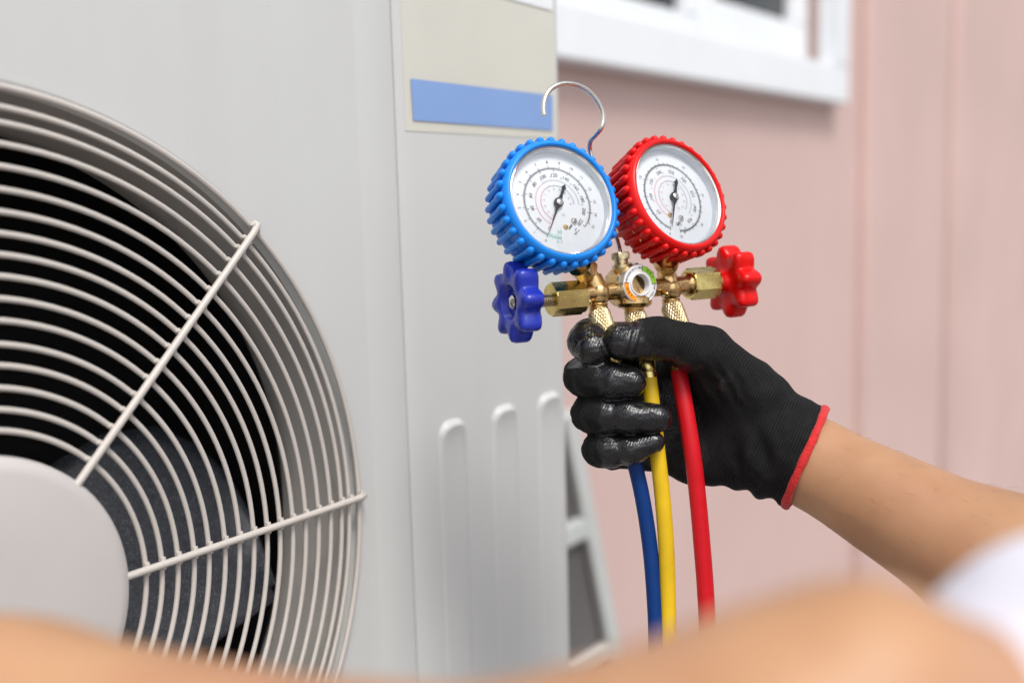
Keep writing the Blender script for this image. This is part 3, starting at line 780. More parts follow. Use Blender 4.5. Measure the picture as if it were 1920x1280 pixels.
for cpx, m_, side in (((952, 567), M['blue_knob'], -1), ((1355, 529), M['red_knob'], 1)):
    c = on_m(*cpx, -0.010)
    if side < 0:
        k, fr = star_knob('valve_handle', m_, c, -MV + 0.03 * UV, 0.0248, 8, 0.0135, UV, True)
        k['label'] = 'dark blue star shaped valve handle'
        q = MB(); q.lathe([(0.0001, 0.0018), (0.0028, 0.0016), (0.0042, 0.0006), (0.0046, -0.001), (0.0046, -0.003)], Fr(fr(np.array([[0, 0, -0.0032]]))[0], *fr.M), 24)
        q2 = build(q, 'screw', M['chrome'], k, smooth=40)
        for ang in (0, math.pi / 2):
            w = MB(); d = np.array([math.cos(ang), math.sin(ang), 0]); e = np.array([-math.sin(ang), math.cos(ang), 0])
            w.add(fr([-d * 0.0024 - e * 0.0004 + [0, 0, -0.0012], d * 0.0024 - e * 0.0004 + [0, 0, -0.0012], d * 0.0024 + e * 0.0004 + [0, 0, -0.0012], -d * 0.0024 + e * 0.0004 + [0, 0, -0.0012]]), [(0, 1, 2, 3)])
        hexs = (on_m(1032, 562, -0.010), on_m(1091, 557, -0.010)); stem = (on_m(985, 566, -0.010), on_m(1034, 562, -0.010), 0.0042)
    else:
        k, fr = star_knob('valve_handle', m_, c, -MV, 0.0242, 8, 0.0150, UV, False)
        k['label'] = 'bright red star shaped valve handle'
        hexs = (on_m(1290, 533, -0.010), on_m(1339, 529, -0.010)); stem = (on_m(1338, 529, -0.010), on_m(1358, 528, -0.010), 0.0038)
    q = MB(); q.hexnut(hexs[0], hexs[1], 0.0107, ch=0.10, spin=0.62 if side < 0 else 0.45, xh=UV)
    build(q, 'valve_bonnet', M['brass2'], man, smooth=25)
    q = MB(); q.thread(stem[0], stem[1], stem[2], 0.0014, 0.0006); q.tube([stem[0], stem[1]], stem[2] * 0.84, 16)
    build(q, 'valve_stem', M['brass3'], man, smooth=30)

# --- sight glass with its printed ring
mb = MB()
mb.hexnut(SG - NV * 0.0065, SG, 0.0140, ch=0.10, spin=0.5, xh=UV, hole=0.53)
sgo = build(mb, 'sight_glass', M['sg_alu'], man, smooth=30)
SF = Fr(SG + NV * 0.00015, MV, UV, NV)
mb = MB(); t = np.linspace(0, 2 * math.pi, 96, endpoint=False)
mb.grid([SF(np.stack([r * np.cos(t), r * np.sin(t), np.full(96, z)], 1)) for r, z in ((0.0123, -0.0001), (0.0121, 0.0002), (0.0075, 0.0002))], closed_v=True)
build(mb, 'printed_ring', M['sg_white'], sgo)
mb = MB(); mb.lathe([(0.0075, 0.0001), (0.0073, 0.0010), (0.0067, 0.0012), (0.0063, 0.0008), (0.0061, -0.001), (0.0060, -0.0042)], SF, 64)
build(mb, 'bezel', M['sg_white'], sgo)
mb = MB(); mb.lathe([(0.0001, -0.0036), (0.003, -0.0037), (0.0061, -0.0040)], SF, 48)
build(mb, 'lens', M['lens'], sgo)
mb = MB(); arc(mb, SF, math.radians(-2), math.radians(76), 0.0102, 0.0033, 0.0004, 0, 30); build(mb, 'green_sector', M['green'], sgo, smooth=0)
mb = MB(); arc(mb, SF, math.radians(170), math.radians(243), 0.0102, 0.0033, 0.0004, 0, 30); build(mb, 'orange_sector', M['orange'], sgo, smooth=0)
mb = MB()
for a in (-2, 76, 170, 243): tick(mb, SF, math.radians(a), 0.0085, 0.0119, 0.00035, 0.0006)
def ring_text(s, a0, a1, r, size, inward=False):
    n = len(s)
    for i, ch in enumerate(s):
        a = math.radians(a0 + (a1 - a0) * (i + 0.5) / n)
        put_text(mb, ch, SF, r * math.cos(a), r * math.sin(a), 0.0006, size, a - math.pi / 2 if not inward else a + math.pi / 2)
ring_text('DRY', 58, 16, 0.0102, 0.0026)
ring_text('WET', 186, 227, 0.0102, 0.0024, True)
ring_text('HFA420HF/82°C 55N', 166, 80, 0.0104, 0.0019)
ring_text('MWP 680psi R/175-1', -6, -114, 0.0104, 0.0019)
build(mb, 'lettering', M['ink'], sgo, smooth=0)

# --- hook
hp = [(1020, 216), (1019, 200), (1023, 182), (1032, 168), (1048, 159), (1066, 157), (1085, 161), (1103, 171), (1118, 187), (1128, 206), (1131, 224), (1127, 240), (1117, 253), (1108, 263), (1105, 275), (1108, 290), (1122, 340), (1140, 400), (1156, 446), (1163, 474)]
hc = np.linspace(-0.006, -0.012, len(hp))
mb = MB(); mb.tube(spline([on_m(u, v, c - 0.012 * math.sin(math.pi * min(1, max(0, (i - 11) / 8)))) for i, ((u, v), c) in enumerate(zip(hp, hc))], 7), 0.00165, 14)
build(mb, 'hook', M['wire'], man, smooth=60)

# --- pressure gauges
def gauge(cpx, w, tilt, direc, a0, sweep, low, boot_m, nums, label):
    c = P(*cpx, w)
    di = np.array(direc, float); di /= np.linalg.norm(di)
    n = cdir(math.sin(tilt) * di[0], math.sin(tilt) * di[1], math.cos(tilt))
    up = cdir(0, 1, 0); y = up - (up @ n) * n; y /= np.linalg.norm(y); x = np.cross(y, n)
    fr = Fr(c, x, y, n)
    mb = MB()                                        # steel case and its polished rim
    mb.lathe([(0.0001, -0.024), (0.033, -0.024), (0.0355, -0.022), (0.0355, 0.0005), (0.0350, 0.0022), (0.0341, 0.0026), (0.0333, 0.0020), (0.0331, 0.0005)], fr, 96)
    G = build(mb, 'pressure_gauge', M['chrome'], man, smooth=40)
    G['label'] = label
    mb = MB()
    mb.lathe([(0.0331, 0.0008), (0.0330, -0.001), (0.0326, -0.0042)], fr, 96)
    build(mb, 'inner_wall', M['case'], G)
    mb = MB()
    mb.lathe([(0.0001, -0.0040), (0.0327, -0.0040)], fr, 96)
    build(mb, 'dial', M['dial'], G)
    # protective boot with ribs
    mb = MB()
    pr = [(0.029, -0.0275), (0.034, -0.0272), (0.0355, -0.026), (0.0362, -0.0235), (0.0362, -0.0160), (0.0354, -0.0155), (0.0354, -0.0143), (0.0364, -0.0138),
          (0.0369, -0.008), (0.0374, -0.0035), (0.0384, -0.0025), (0.0388, -0.0008), (0.0387, 0.0014), (0.0379, 0.0030), (0.0368, 0.0040), (0.0358, 0.0043), (0.0351, 0.0040), (0.0347, 0.0030), (0.0346, 0.0)]
    mb.lathe(pr, fr, 112)
    NR = 33
    for i in range(NR):
        a = 2 * math.pi * (i + 0.35) / NR; e = np.array([math.cos(a), math.sin(a), 0])
        mb.pill(fr([e * 0.0372 + [0, 0, -0.0235]])[0], fr([e * 0.0393 + [0, 0, -0.0006]])[0], 0.0021, 10)
    for i in range(NR):
        a = 2 * math.pi * (i + 0.35) / NR; e = np.array([math.cos(a), math.sin(a), 0])
        mb.pill(fr([e * 0.0391 + [0, 0, -0.0052]])[0], fr([e * 0.0395 + [0, 0, -0.0010]])[0], 0.0025, 10)
    build(mb, 'rubber_boot', boot_m, G, smooth=55)
    # print
    mk = MB(); z = -0.0038
    full, kg = nums['psi'], nums['kg']
    npsi = nums['n']
    for i in range(npsi * 10 + 1):
        a = math.radians(a0 - sweep * i / (npsi * 10))
        tick(mk, fr, a, 0.0215 if i % 10 else 0.0206, 0.0224, 0.00021 if i % 10 else 0.00034, z)
    arc(mk, fr, math.radians(a0), math.radians(a0 - sweep), 0.0224, 0.00024, z, n=110)
    nk = nums['nk']
    for i in range(nk * 10 + 1):
        a = math.radians(a0 - sweep * i / (nk * 10) * nums['kfrac'])
        tick(mk, fr, a, 0.0224, 0.0243 if i % 10 == 0 else 0.0234, 0.00021 if i % 10 else 0.00034, z)
    for i, s in enumerate(nums['psi']):
        a = math.radians(a0 - sweep * i / npsi)
        if s: put_text(mk, s, fr, 0.0181 * math.cos(a), 0.0181 * math.sin(a), z, 0.0033, a - math.pi / 2)
    for i, s in enumerate(nums['kg']):
        a = math.radians(a0 - sweep * (i * nums['kstep']) / nk * nums['kfrac'])
        if s: put_text(mk, s, fr, 0.0266 * math.cos(a), 0.0266 * math.sin(a), z, 0.0026, a - math.pi / 2)
    put_text(mk, 'psi', fr, 0.0155 * math.cos(math.radians(low[0])), 0.0215 * math.sin(math.radians(low[0])), z, 0.0017, 0.6)
    put_text(mk, 'kgf/cm²', fr, 0.0165 * math.cos(math.radians(low[0])), 0.0240 * math.sin(math.radians(low[0])), z, 0.0017, 0.6)
    build(mk, 'scale_print', M['ink' if low[1] else 'ink_grey'], G, smooth=0)
    gk = MB(); rk = MB()
    ha = a0 - sweep * 0.42
    for r, md in ((0.0147, 0), (0.0116, 1)):
        arc(rk, fr, math.radians(a0), math.radians(ha), r, 0.00018, z); arc(gk, fr, math.radians(ha), math.radians(a0 - sweep * 0.86), r, 0.00016, z)
        for i in range(61):
            a = a0 - sweep * 0.86 * i / 60
            tgt = rk if a > ha else gk
            dr = 0.0009 if i % 6 else 0.0016
            tick(tgt, fr, math.radians(a), r - (dr if md else 0), r + (0 if md else dr), 0.00013, z)
            if i % 6 == 0:
                rr = r + (0.0026 if not md else -0.0026)
                put_text(tgt, str(-40 + i // 6 * 10), fr, rr * math.cos(math.radians(a)), rr * math.sin(math.radians(a)), z, 0.0014, math.radians(a) - math.pi / 2)
    put_text(gk, '°C', fr, 0.003, -0.0075, z, 0.0022, 0.2)
    build(gk, 'temperature_print', M['ink_grey'], G, smooth=0)
    build(rk, 'temperature_print', M['ink_red'], G, smooth=0)
    if low[1]:
        vg = MB(); v0, v1 = a0 + 1.5, a0 + 24
        arc(vg, fr, math.radians(v0), math.radians(v1), 0.0224, 0.0003, z)
        for i in range(13):
            tick(vg, fr, math.radians(v0 + (v1 - v0) * i / 12), 0.0206, 0.0243 if i % 4 == 0 else 0.0233, 0.0002, z)
        a = math.radians(v1 - 3); put_text(vg, '30', fr, 0.0186 * math.cos(a), 0.0186 * math.sin(a), z, 0.0034, a + math.pi / 2)
        a = math.radians(v1 - 4); put_text(vg, '-0.1 0', fr, 0.0250 * math.cos(a), 0.0250 * math.sin(a), z, 0.0018, a + math.pi / 2)
        build(vg, 'vacuum_print', M['ink_green'], G, smooth=0)
    # needle: long tapered pointer, arrow-shaped tail, round boss
    na = math.radians(a0 - 0.5); d = np.array([math.cos(na), math.sin(na)]); q = np.array([-d[1], d[0]])
    shape = [d * 0.0226, d * 0.006 + q * 0.0006, d * 0.0038 + q * 0.0013, q * 0.0026, -d * 0.0030 + q * 0.0013, -d * 0.0055 + q * 0.0008, -d * 0.0100 + q * 0.0010, -d * 0.0103 + q * 0.0017, -d * 0.0132]
    shape = shape + [p - 2 * (p @ q) * q for p in shape[-2:0:-1]]
    mb = MB(); mb.prism(shape, Fr(c, x, y, n), -0.0020, -0.0015)
    t = np.linspace(0, 2 * math.pi, 40, endpoint=False)
    mb.lathe([(0.0001, -0.0008), (0.0022, -0.0008), (0.0029, -0.0014), (0.0031, -0.0024), (0.0026, -0.0040)], fr, 32)
    nd = build(mb, 'needle', M['needle'], G, smooth=30)
    mb = MB(); mb.lathe([(0.0001, 0.0001), (0.0014, 0.0), (0.0021, -0.0005), (0.0022, -0.0013)], fr, 28)
    mb.lathe([(0.0001, 0.0006), (0.0005, 0.0005), (0.0006, 0.0)], fr, 10)
    build(mb, 'needle_pin', M['chrome'], G)
    # calibration screw and stop pin
    for (px_, py_), r, mt, nm in ((nums['screw'], 0.0022, M['chrome'], 'slotted_screw'), (nums['pin'], 0.0016, M['brass'], 'stop_pin')):
        f2 = Fr(fr([(px_, py_, -0.0039)])[0], x, y, n)
        mb = MB()
        mb.lathe([(0.0001, 0.0011), (r * 0.75, 0.0010), (r * 0.95, 0.0006), (r, 0.0)], f2, 24)
        s_ = build(mb, nm, mt, G)
        if nm == 'slotted_screw':
            mb = MB(); tick(mb, f2, 0.9, -r * 0.9, r * 0.9, 0.0006, 0.00115)
            tick(mb, f2, 0.9, -0.0065, -0.0030, 0.0012, 0.0002)
            build(mb, 'screw_slot', M['ink_grey'], G, smooth=0)
    mb = MB(); mb.lathe([(0.0331, 0.0007), (0.026, 0.0014), (0.015, 0.0019), (0.0001, 0.0021)], fr, 72)
    build(mb, 'cover_glass', M['glass'], G)
    return fr, G
blue_n = dict(psi=['0', '20', '40', '60', '80', '100', '120', '140', '160', '180', '200', '220'], n=11, kg=[str(i) for i in range(16)], nk=15, kstep=1, kfrac=0.97, screw=(0.0098, -0.0110), pin=(0.0035, -0.0150))
red_n = dict(psi=['0', '50', '100', '150', '200', '250', '300', '350', '400', '450', '500'], n=10, kg=['0', '5', '10', '15', '20', '25', '30', '35'], nk=35, kstep=5, kfrac=1.0, screw=(0.0030, -0.0142), pin=(-0.0058, -0.0125))
bfr, BG = gauge((1051, 377), -66, math.radians(30), (0.86, 0.50), 245, 284, (-48, True), M['blue_boot'], blue_n, 'gauge in a bright blue ribbed boot')
rfr, RG = gauge((1269, 366), 46, math.radians(36), (0.87, 0.49), 251, 340, (-72, False), M['red_boot'], red_n, 'gauge in a bright red ribbed boot')
# stems from the gauges down to the crosses
for top_, nut, neck, col in ((bfr(np.array([[0.012, -0.030, -0.014]]))[0], (1088, 494), (1109, 521), Lc), (rfr(np.array([[-0.004, -0.033, -0.014]]))[0], (1240, 484), (1247, 508), Rc)):
    nb = on_m(*neck, -0.012); ntp = lerp(nb, top_, 0.30); t2 = lerp(nb, top_, 0.62)
    mb = MB(); mb.thread(lerp(nb, top_, -0.12), ntp, 0.0053, 0.0016, 0.0006); mb.tube([nb, top_], 0.0048, 16)
    build(mb, 'gauge_stem', M['brass'], man, smooth=30)
    mb = MB(); mb.hexnut(ntp, t2, 0.0088, ch=0.14, spin=0.2, xh=MV)
    build(mb, 'stem_nut', M['brass'], man, smooth=25)

# ------------------------------------------------------------------ charging hoses
def knurl(mb, a, b, r, nu=176, nv=60):
    L = np.linalg.norm(b - a); fr = axis_frame(a, b - a)
    th = np.linspace(0, 2 * math.pi, nu, endpoint=False); V = []
    for j in range(nv):
        z = L * j / (nv - 1)
        p1_ = np.abs(((th * 22 / (2 * math.pi) + z / 0.0044) % 1) - 0.5) * 2
        p2_ = np.abs(((th * 22 / (2 * math.pi) - z / 0.0044) % 1) - 0.5) * 2
        e = min(1.0, min(z, L - z) / 0.0012)
        rr = r - 0.0006 * (1 - e) - 0.00055 * e * np.maximum((1 - p1_) ** 2, (1 - p2_) ** 2)
        V.append(fr(np.stack([rr * np.cos(th), rr * np.sin(th), np.full(nu, z)], 1)))
    mb.grid([np.tile(fr([(0, 0, 0)])[0], (nu, 1))] + V + [np.tile(fr([(0, 0, L)])[0], (nu, 1))], closed_v=True)
def hose(colour, m_, kn, path, r, label):
    h = thing('charging_hose', path[-1], label, 'hose', 'charging hoses on the manifold')
    mb = MB(); knurl(mb, kn[0], kn[1], kn[2])
    build(mb, 'knurled_nut', M['brass3'], h, smooth=40)
    mb = MB(); p = spline(path, 10)
    d = p[3] - p[0]; d /= np.linalg.norm(d)
    mb.lathe([(0.0001, -0.017), (0.0034, -0.017), (0.0040, -0.0155), (0.0030, -0.014), (0.0030, -0.012), (0.0044, -0.011), (0.0050, -0.0095), (0.0050, -0.0035), (0.0046, -0.002), (0.0053, -0.0015), (0.0053, 0.0022), (0.0001, 0.0024)], axis_frame(p[0], d), 28)
    mb.tube([kn[1], p[0] - d * 0.012], 0.0032, 14)
    build(mb, 'ferrule', M['brass2'], h, smooth=35)
    mb = MB(); mb.tube(p, r, 24); build(mb, 'tube', m_, h, smooth=60)
    return h
def gnd(u, v, w, dx):
    q = P(u, v, w); return np.array([q[0] + dx, q[1], 0.012])
hose('blue', M['hose_blue'], (on_m(1122, 585, -0.010), P(1141, 642, -8), 0.0072),
     [P(1152, 690, -2), P(1168, 760, 0), P(1186, 850, 4), P(1204, 930, 6), P(1218, 1020, 6), P(1226, 1110, 4), P(1230, 1210, 0), P(1232, 1500, -10), P(1225, 2100, -30), P(1215, 3200, -60), gnd(1215, 3200, -60, -0.01)], 0.0048, 'blue charging hose hanging from the left port, beside the yellow one')
hose('yellow', M['hose_yellow'], (on_m(1191, 590, -0.010), P(1204, 640, 22), 0.0072),
     [P(1216, 702, 12), P(1224, 770, 4), P(1233, 850, 0), P(1242, 930, -2), P(1249, 1020, -2), P(1252, 1110, 0), P(1253, 1210, 0), P(1252, 1500, -5), P(1262, 2100, -20), P(1290, 3200, -50), gnd(1290, 3200, -50, 0.01)], 0.0050, 'yellow charging hose running down between the blue and red hoses')
hose('red', M['hose_red'], (on_m(1259, 574, -0.010), P(1281, 634, 46), 0.0073),
     [P(1272, 690, 34), P(1284, 760, 14), P(1297, 840, 2), P(1308, 930, 0), P(1317, 1030, 0), P(1323, 1110, 2), P(1327, 1200, 4), P(1334, 1500, 4), P(1350, 2100, -5), P(1390, 3200, -30), gnd(1390, 3200, -30, 0.03)], 0.0053, 'red charging hose passing over the glove palm on the right')

# ------------------------------------------------------------------ implicit surfaces for the person and the glove
def smin(a, b, k):
    if k <= 0: return np.minimum(a, b)
    h = np.clip(0.5 + 0.5 * (b - a) / k, 0, 1)
    return b + (a - b) * h - k * h * (1 - h)
class Field:
    def __init__(s, lo, hi, h):
        s.lo = np.asarray(lo, float); s.h = h
        s.n = np.ceil((np.asarray(hi) - s.lo) / h).astype(int) + 1
        s.ax = [s.lo[i] + h * np.arange(s.n[i]) for i in range(3)]
        s.F = np.full(s.n, 0.05, np.float32)
    def sub(s, lo, hi):
        a = np.clip(np.floor((lo - s.lo) / s.h).astype(int), 0, s.n); b = np.clip(np.ceil((hi - s.lo) / s.h).astype(int) + 1, 0, s.n)
        return tuple(slice(i, j) for i, j in zip(a, b))
    def pts(s, sl):
        return np.meshgrid(*[s.ax[i][sl[i]] for i in range(3)], indexing='ij')
    def cap(s, a, b, ra, rb, k):
        a = np.asarray(a, float); b = np.asarray(b, float); mg = max(ra, rb) + k + 4 * s.h
        sl = s.sub(np.minimum(a, b) - mg, np.maximum(a, b) + mg)
        X, Y, Z = s.pts(sl)
        if X.size == 0: return s
        d = b - a; L2 = d @ d + 1e-12
        t = np.clip(((X - a[0]) * d[0] + (Y - a[1]) * d[1] + (Z - a[2]) * d[2]) / L2, 0, 1)
        q = np.sqrt((X - a[0] - t * d[0]) ** 2 + (Y - a[1] - t * d[1]) ** 2 + (Z - a[2] - t * d[2]) ** 2) - (ra + (rb - ra) * t)
        s.F[sl] = smin(s.F[sl], q.astype(np.float32), k)
        return s
    def ell(s, c, r, k, axes=None):
        c = np.asarray(c, float); r = np.asarray(r, float); mg = r.max() + k + 4 * s.h
        sl = s.sub(c - mg, c + mg); X, Y, Z = s.pts(sl)
        if X.size == 0: return s
        D = np.stack([X - c[0], Y - c[1], Z - c[2]], -1)
        if axes is not None: D = D @ np.asarray(axes).T
        k0 = np.sqrt(((D / r) ** 2).sum(-1)); k1 = np.sqrt(((D / r ** 2) ** 2).sum(-1)) + 1e-9
        s.F[sl] = smin(s.F[sl], (k0 * (k0 - 1) / k1).astype(np.float32), k)
        return s
    def merge(s, o, k):
        s.F = smin(s.F, o.F, k); return s
    def surface(s):
        F = s.F; sg = F < 0; n = s.n - 1
        acc = np.zeros((*n, 3), np.float32); cnt = np.zeros(n, np.float32)
        offs = [(0, 0), (1, 0), (0, 1), (1, 1)]
        idx = np.indices(n).astype(np.float32)
        for ax in range(3):
            o1, o2 = [i for i in range(3) if i != ax]
            for p, q in offs:
                s0 = [None] * 3; s1 = [None] * 3
                s0[ax] = slice(0, n[ax]); s1[ax] = slice(1, n[ax] + 1)
                for o, v in ((o1, p), (o2, q)):
                    s0[o] = slice(v, v + n[o]); s1[o] = slice(v, v + n[o])
                A = F[tuple(s0)]; Bb = F[tuple(s1)]
                cr = (A < 0) != (Bb < 0)
                w = np.nonzero(cr)
                if not len(w[0]): continue
                t = A[w] / (A[w] - Bb[w])
                add = np.zeros((len(t), 3), np.float32); add[:, ax] = t; add[:, o1] = p; add[:, o2] = q
                acc[w] += add; cnt[w] += 1
        w = np.nonzero(cnt)
        V = np.stack(w, 1) + acc[w] / cnt[w][:, None]
        vid = np.full(n, -1, np.int64); vid[w] = np.arange(len(w[0]))
        V = s.lo + V * s.h
        Q = []
        for ax in range(3):
            o1, o2 = (ax + 1) % 3, (ax + 2) % 3
            s0 = [slice(1, n[i]) for i in range(3)]; s1 = [slice(1, n[i]) for i in range(3)]
            s0[ax] = slice(0, n[ax]); s1[ax] = slice(1, n[ax] + 1)
            a = sg[tuple(s0)]; b = sg[tuple(s1)]
            c = np.nonzero(a != b)
            base = np.stack(c, 1); base[:, o1] += 1; base[:, o2] += 1
            def at(d1, d2):
                q = base.copy(); q[:, o1] -= d1; q[:, o2] -= d2
                return vid[q[:, 0], q[:, 1], q[:, 2]]
            quad = np.stack([at(1, 1), at(0, 1), at(0, 0), at(1, 0)], 1)
            fl = ~a[c]
            quad[fl] = quad[fl][:, ::-1]
            Q.append(quad)
        Q = np.concatenate(Q); Q = Q[(Q >= 0).all(1)]
        return V, Q
def relax(V, Q, it=2, lam=0.5):
    E = np.concatenate([Q[:, [0, 1]], Q[:, [1, 2]], Q[:, [2, 3]], Q[:, [3, 0]]])
    for _ in range(it):
        acc = np.zeros_like(V); c = np.zeros(len(V))
        for a, b in ((0, 1), (1, 0)):
            np.add.at(acc, E[:, a], V[E[:, b]]); np.add.at(c, E[:, a], 1)
        V = V + lam * (acc / np.maximum(c, 1)[:, None] - V)
    return V
def vnormals(V, Q):
    nrm = np.cross(V[Q[:, 2]] - V[Q[:, 0]], V[Q[:, 3]] - V[Q[:, 1]])
    out = np.zeros_like(V)
    for i in range(4): np.add.at(out, Q[:, i], nrm)
    return out / (np.linalg.norm(out, axis=1)[:, None] + 1e-12)
def vnoise(p, sc, seed=0):
    """smooth value noise -1..1"""
    q = p * sc; i = np.floor(q).astype(np.int64); f = q - i; f = f * f * (3 - 2 * f)
    def hsh(a, b, c):
        x = (a * 374761393 + b * 668265263 + c * 2147483647 + seed * 974711) & 0x7fffffff
        x = ((x ^ (x >> 13)) * 1274126177) & 0x7fffffff
        return ((x ^ (x >> 16)) & 0xffff) / 32767.5 - 1
    r = 0
    for dx in (0, 1):
        for dy in (0, 1):
            for dz in (0, 1):
                w = (f[:, 0] if dx else 1 - f[:, 0]) * (f[:, 1] if dy else 1 - f[:, 1]) * (f[:, 2] if dz else 1 - f[:, 2])
                r = r + w * hsh(i[:, 0] + dx, i[:, 1] + dy, i[:, 2] + dz)
    return r
# everything below is laid out in camera metres (x right, y down, z forward), then turned into world points
def C(u, v, w=0.0): return camp(u, v, w)
R_ = lambda px: px * MM

# --- the glove
lo = C(1010, 540, -140); hi = C(1610, 1010, 210)
lo = np.minimum(lo, C(1010, 540, 210)); hi = np.maximum(hi, C(1610, 1010, -140))
HV = 0.00085
G = Field(lo, hi, HV)
kP = R_(26)
pal = [((1405, 790, 100, 60), (1240, 700, 112, 36)), ((1405, 805, 104, 60), (1222, 750, 116, 36)), ((1405, 820, 104, 58), (1220, 805, 114, 36)), ((1395, 845, 98, 56), (1238, 852, 104, 34))]
for (a, b) in pal: G.cap(C(*a[:3]), C(*b[:3]), R_(a[3]), R_(b[3]), kP)
G.cap(C(1300, 862, 92), C(1400, 855, 80), R_(50), R_(62), kP)            # heel of the hand, little-finger side
G.cap(C(1425, 762, 62), C(1345, 712, 42), R_(70), R_(50), R_(34))         # ball of the thumb
G.cap(C(1400, 800, 84), C(1470, 840, 62), R_(84), R_(95), R_(40))         # wrist
G.cap(C(1470, 840, 62), C(1540, 872, 46), R_(95), R_(108), R_(30))        # cuff
# thumb
G.cap(C(1400, 730, 40), C(1325, 660, 2), R_(60), R_(49), R_(26))
G.cap(C(1325, 660, 2), C(1232, 633, -38), R_(48), R_(38), R_(10))
T = Field(lo, hi, HV)
T.cap(C(1240, 634, -36), C(1166, 638, -52), R_(37), R_(34), R_(6))
T.cap(C(1200, 640, -46), C(1166, 641, -56), R_(34), R_(33), R_(8))
G.merge(T, R_(14))
# fingers: knuckle end behind the palm, round the left side, tips back in front
fing = [
    [(1240, 700, 112, 37), (1150, 640, 82, 36), (1108, 634, 30, 36), (1103, 640, -16, 37), (1112, 654, -40, 32)],
    [(1222, 750, 116, 37), (1118, 712, 78, 36), (1092, 706, 22, 36), (1112, 709, -24, 35), (1150, 714, -44, 32), (1182, 716, -50, 29)],
    [(1220, 805, 114, 36), (1128, 784, 74, 35), (1106, 776, 20, 35), (1128, 778, -22, 34), (1180, 780, -42, 30), (1233, 783, -48, 26)],
    [(1238, 852, 104, 33), (1148, 846, 66, 33), (1125, 842, 18, 33), (1142, 843, -16, 32), (1184, 842, -32, 27), (1226, 829, -40, 20)],
]
for ch in fing:
    f_ = Field(lo, hi, HV)
    for a, b in zip(ch[:-1], ch[1:]):
        f_.cap(C(*a[:3]), C(*b[:3]), R_(a[3]), R_(b[3]), R_(9))
    G.merge(f_, R_(5))
# cut the cuff at the hem plane, hollow it
HEMC = C(1508, 858, 44)
HEMN = np.array([0.885, 0.355, -0.30]); HEMN /= np.linalg.norm(HEMN)      # towards the elbow
HU = np.array([0.37, -0.93, 0.0]); HU = HU - (HU @ HEMN) * HEMN; HU /= np.linalg.norm(HU)
HB = np.cross(HEMN, HU)
sl = tuple(slice(0, k) for k in G.n)
X, Y, Z = G.pts(sl)
pl_ = ((X - HEMC[0]) * HEMN[0] + (Y - HEMC[1]) * HEMN[1] + (Z - HEMC[2]) * HEMN[2]).astype(np.float32)
G.F = np.maximum(G.F, pl_)
V, Q = G.surface()
V = relax(V, Q, 2)
Nn = vnormals(V, Q)
if (Nn * (V - V.mean(0))).sum() < 0: Q = Q[:, ::-1]; Nn = -Nn
# pixels-like hand coordinates for masks
dep = V[:, 2]; uu = V[:, 0] / dep * F + 960; vv = V[:, 1] / dep * F + 640; ww = (dep - 0.65) / MM
def sstep(x, a, b):
    t = np.clip((x - a) / (b - a), 0, 1); return t * t * (3 - 2 * t)
front = np.clip(-Nn[:, 2], 0, 1)
# folds: across the cuff and at the base of the thumb, ripples on the coat
sax = (V - HEMC) @ HEMN                                   # metres from the hem, negative towards the fingers
cuffm = sstep(sax, -0.060, -0.018) * sstep(-sax, 0.001, 0.006)
lowm = 0.35 + 0.65 * sstep(vv, 840, 930)
warp = vnoise(V, 30, 3) * 0.005
disp = cuffm * lowm * 0.0017 * np.sin((sax + warp) / 0.0175 * 2 * math.pi)
tb = np.exp(-(((uu - 1340) / 60) ** 2 + ((vv - 725) / 34) ** 2)) * (ww < 60)
disp += tb * 0.0011 * np.sin(((uu - 1300) * 0.75 - (vv - 700) * 0.45 + vnoise(V, 120, 5) * 8) / 21 * 2 * math.pi)
disp += 0.0017 * sstep(uu, 1330, 1400) * sstep(-uu, -1500, -1440) * np.sin((sax * 0.8 + ((V - HEMC) @ HU) * 0.9 + 0.006 * vnoise(V, 40, 6)) / 0.019 * 2 * math.pi) * sstep(vnoise(V, 28, 17), -0.3, 0.5)
for cx, y0, y1 in ((1128, 676, 746), (1150, 746, 816), (1160, 816, 885)):
    disp -= 0.0005 * np.exp(-((uu - cx - 0.15 * (vv - (y0 + y1) / 2) + 5 * vnoise(V, 160, 8)) / 7) ** 2) * (vv > y0) * (vv < y1) * (ww < 15)
tip = np.exp(-(((uu - 1188) / 26) ** 2 + ((vv - 640) / 40) ** 2)) * (ww < 0)
disp += tip * 0.0007 * np.sin((uu - 1188 + (vv - 640) * 0.3) / 15 * 2 * math.pi)
fingm = sstep(-uu, -1260, -1215) * (vv > 600)
disp += fingm * (0.00055 * vnoise(V * [1, 1.8, 1], 140, 9) + 0.00025 * vnoise(V * [0.7, 2.2, 1], 420, 2))
disp += (1 - fingm) * 0.0008 * vnoise(V, 90, 4)
V = V + Nn * disp[:, None]
V = relax(V, Q, 1, 0.25)
wu = uu + 16 * vnoise(V, 70, 11) + 7 * vnoise(V, 190, 12); wv = vv + 12 * vnoise(V, 80, 13)
coat = 0.95 * sstep(wu, 1090, 1165) * (uu < 1268) * sstep(vv, 672, 690) * sstep(-ww, -25, 0)                    # finger pads
coat = np.maximum(coat, 0.9 * sstep(-wu, -1160, -1140) * (vv < 690) * sstep(-ww, -25, 5))                       # index tip
coat = np.maximum(coat, sstep(-wu, -1246, -1172) * (uu > 1126) * (vv < 692) * sstep(-ww, 0, 12))                # thumb tip
low = wv - 0.36 * (wu - 1220)
coat = np.maximum(coat, 0.66 * sstep(low, 622, 652) * sstep(-low, -735, -690) * sstep(wu, 1180, 1210) * sstep(-wu, -1345, -1262) * sstep(-ww, -45, -25))   # lower side of the thumb
coat = np.maximum(coat, 0.60 * sstep(-wu, -1370, -1300) * sstep(vv, 690, 720) * front * sstep(ww, 15, 30))      # palm between the hoses
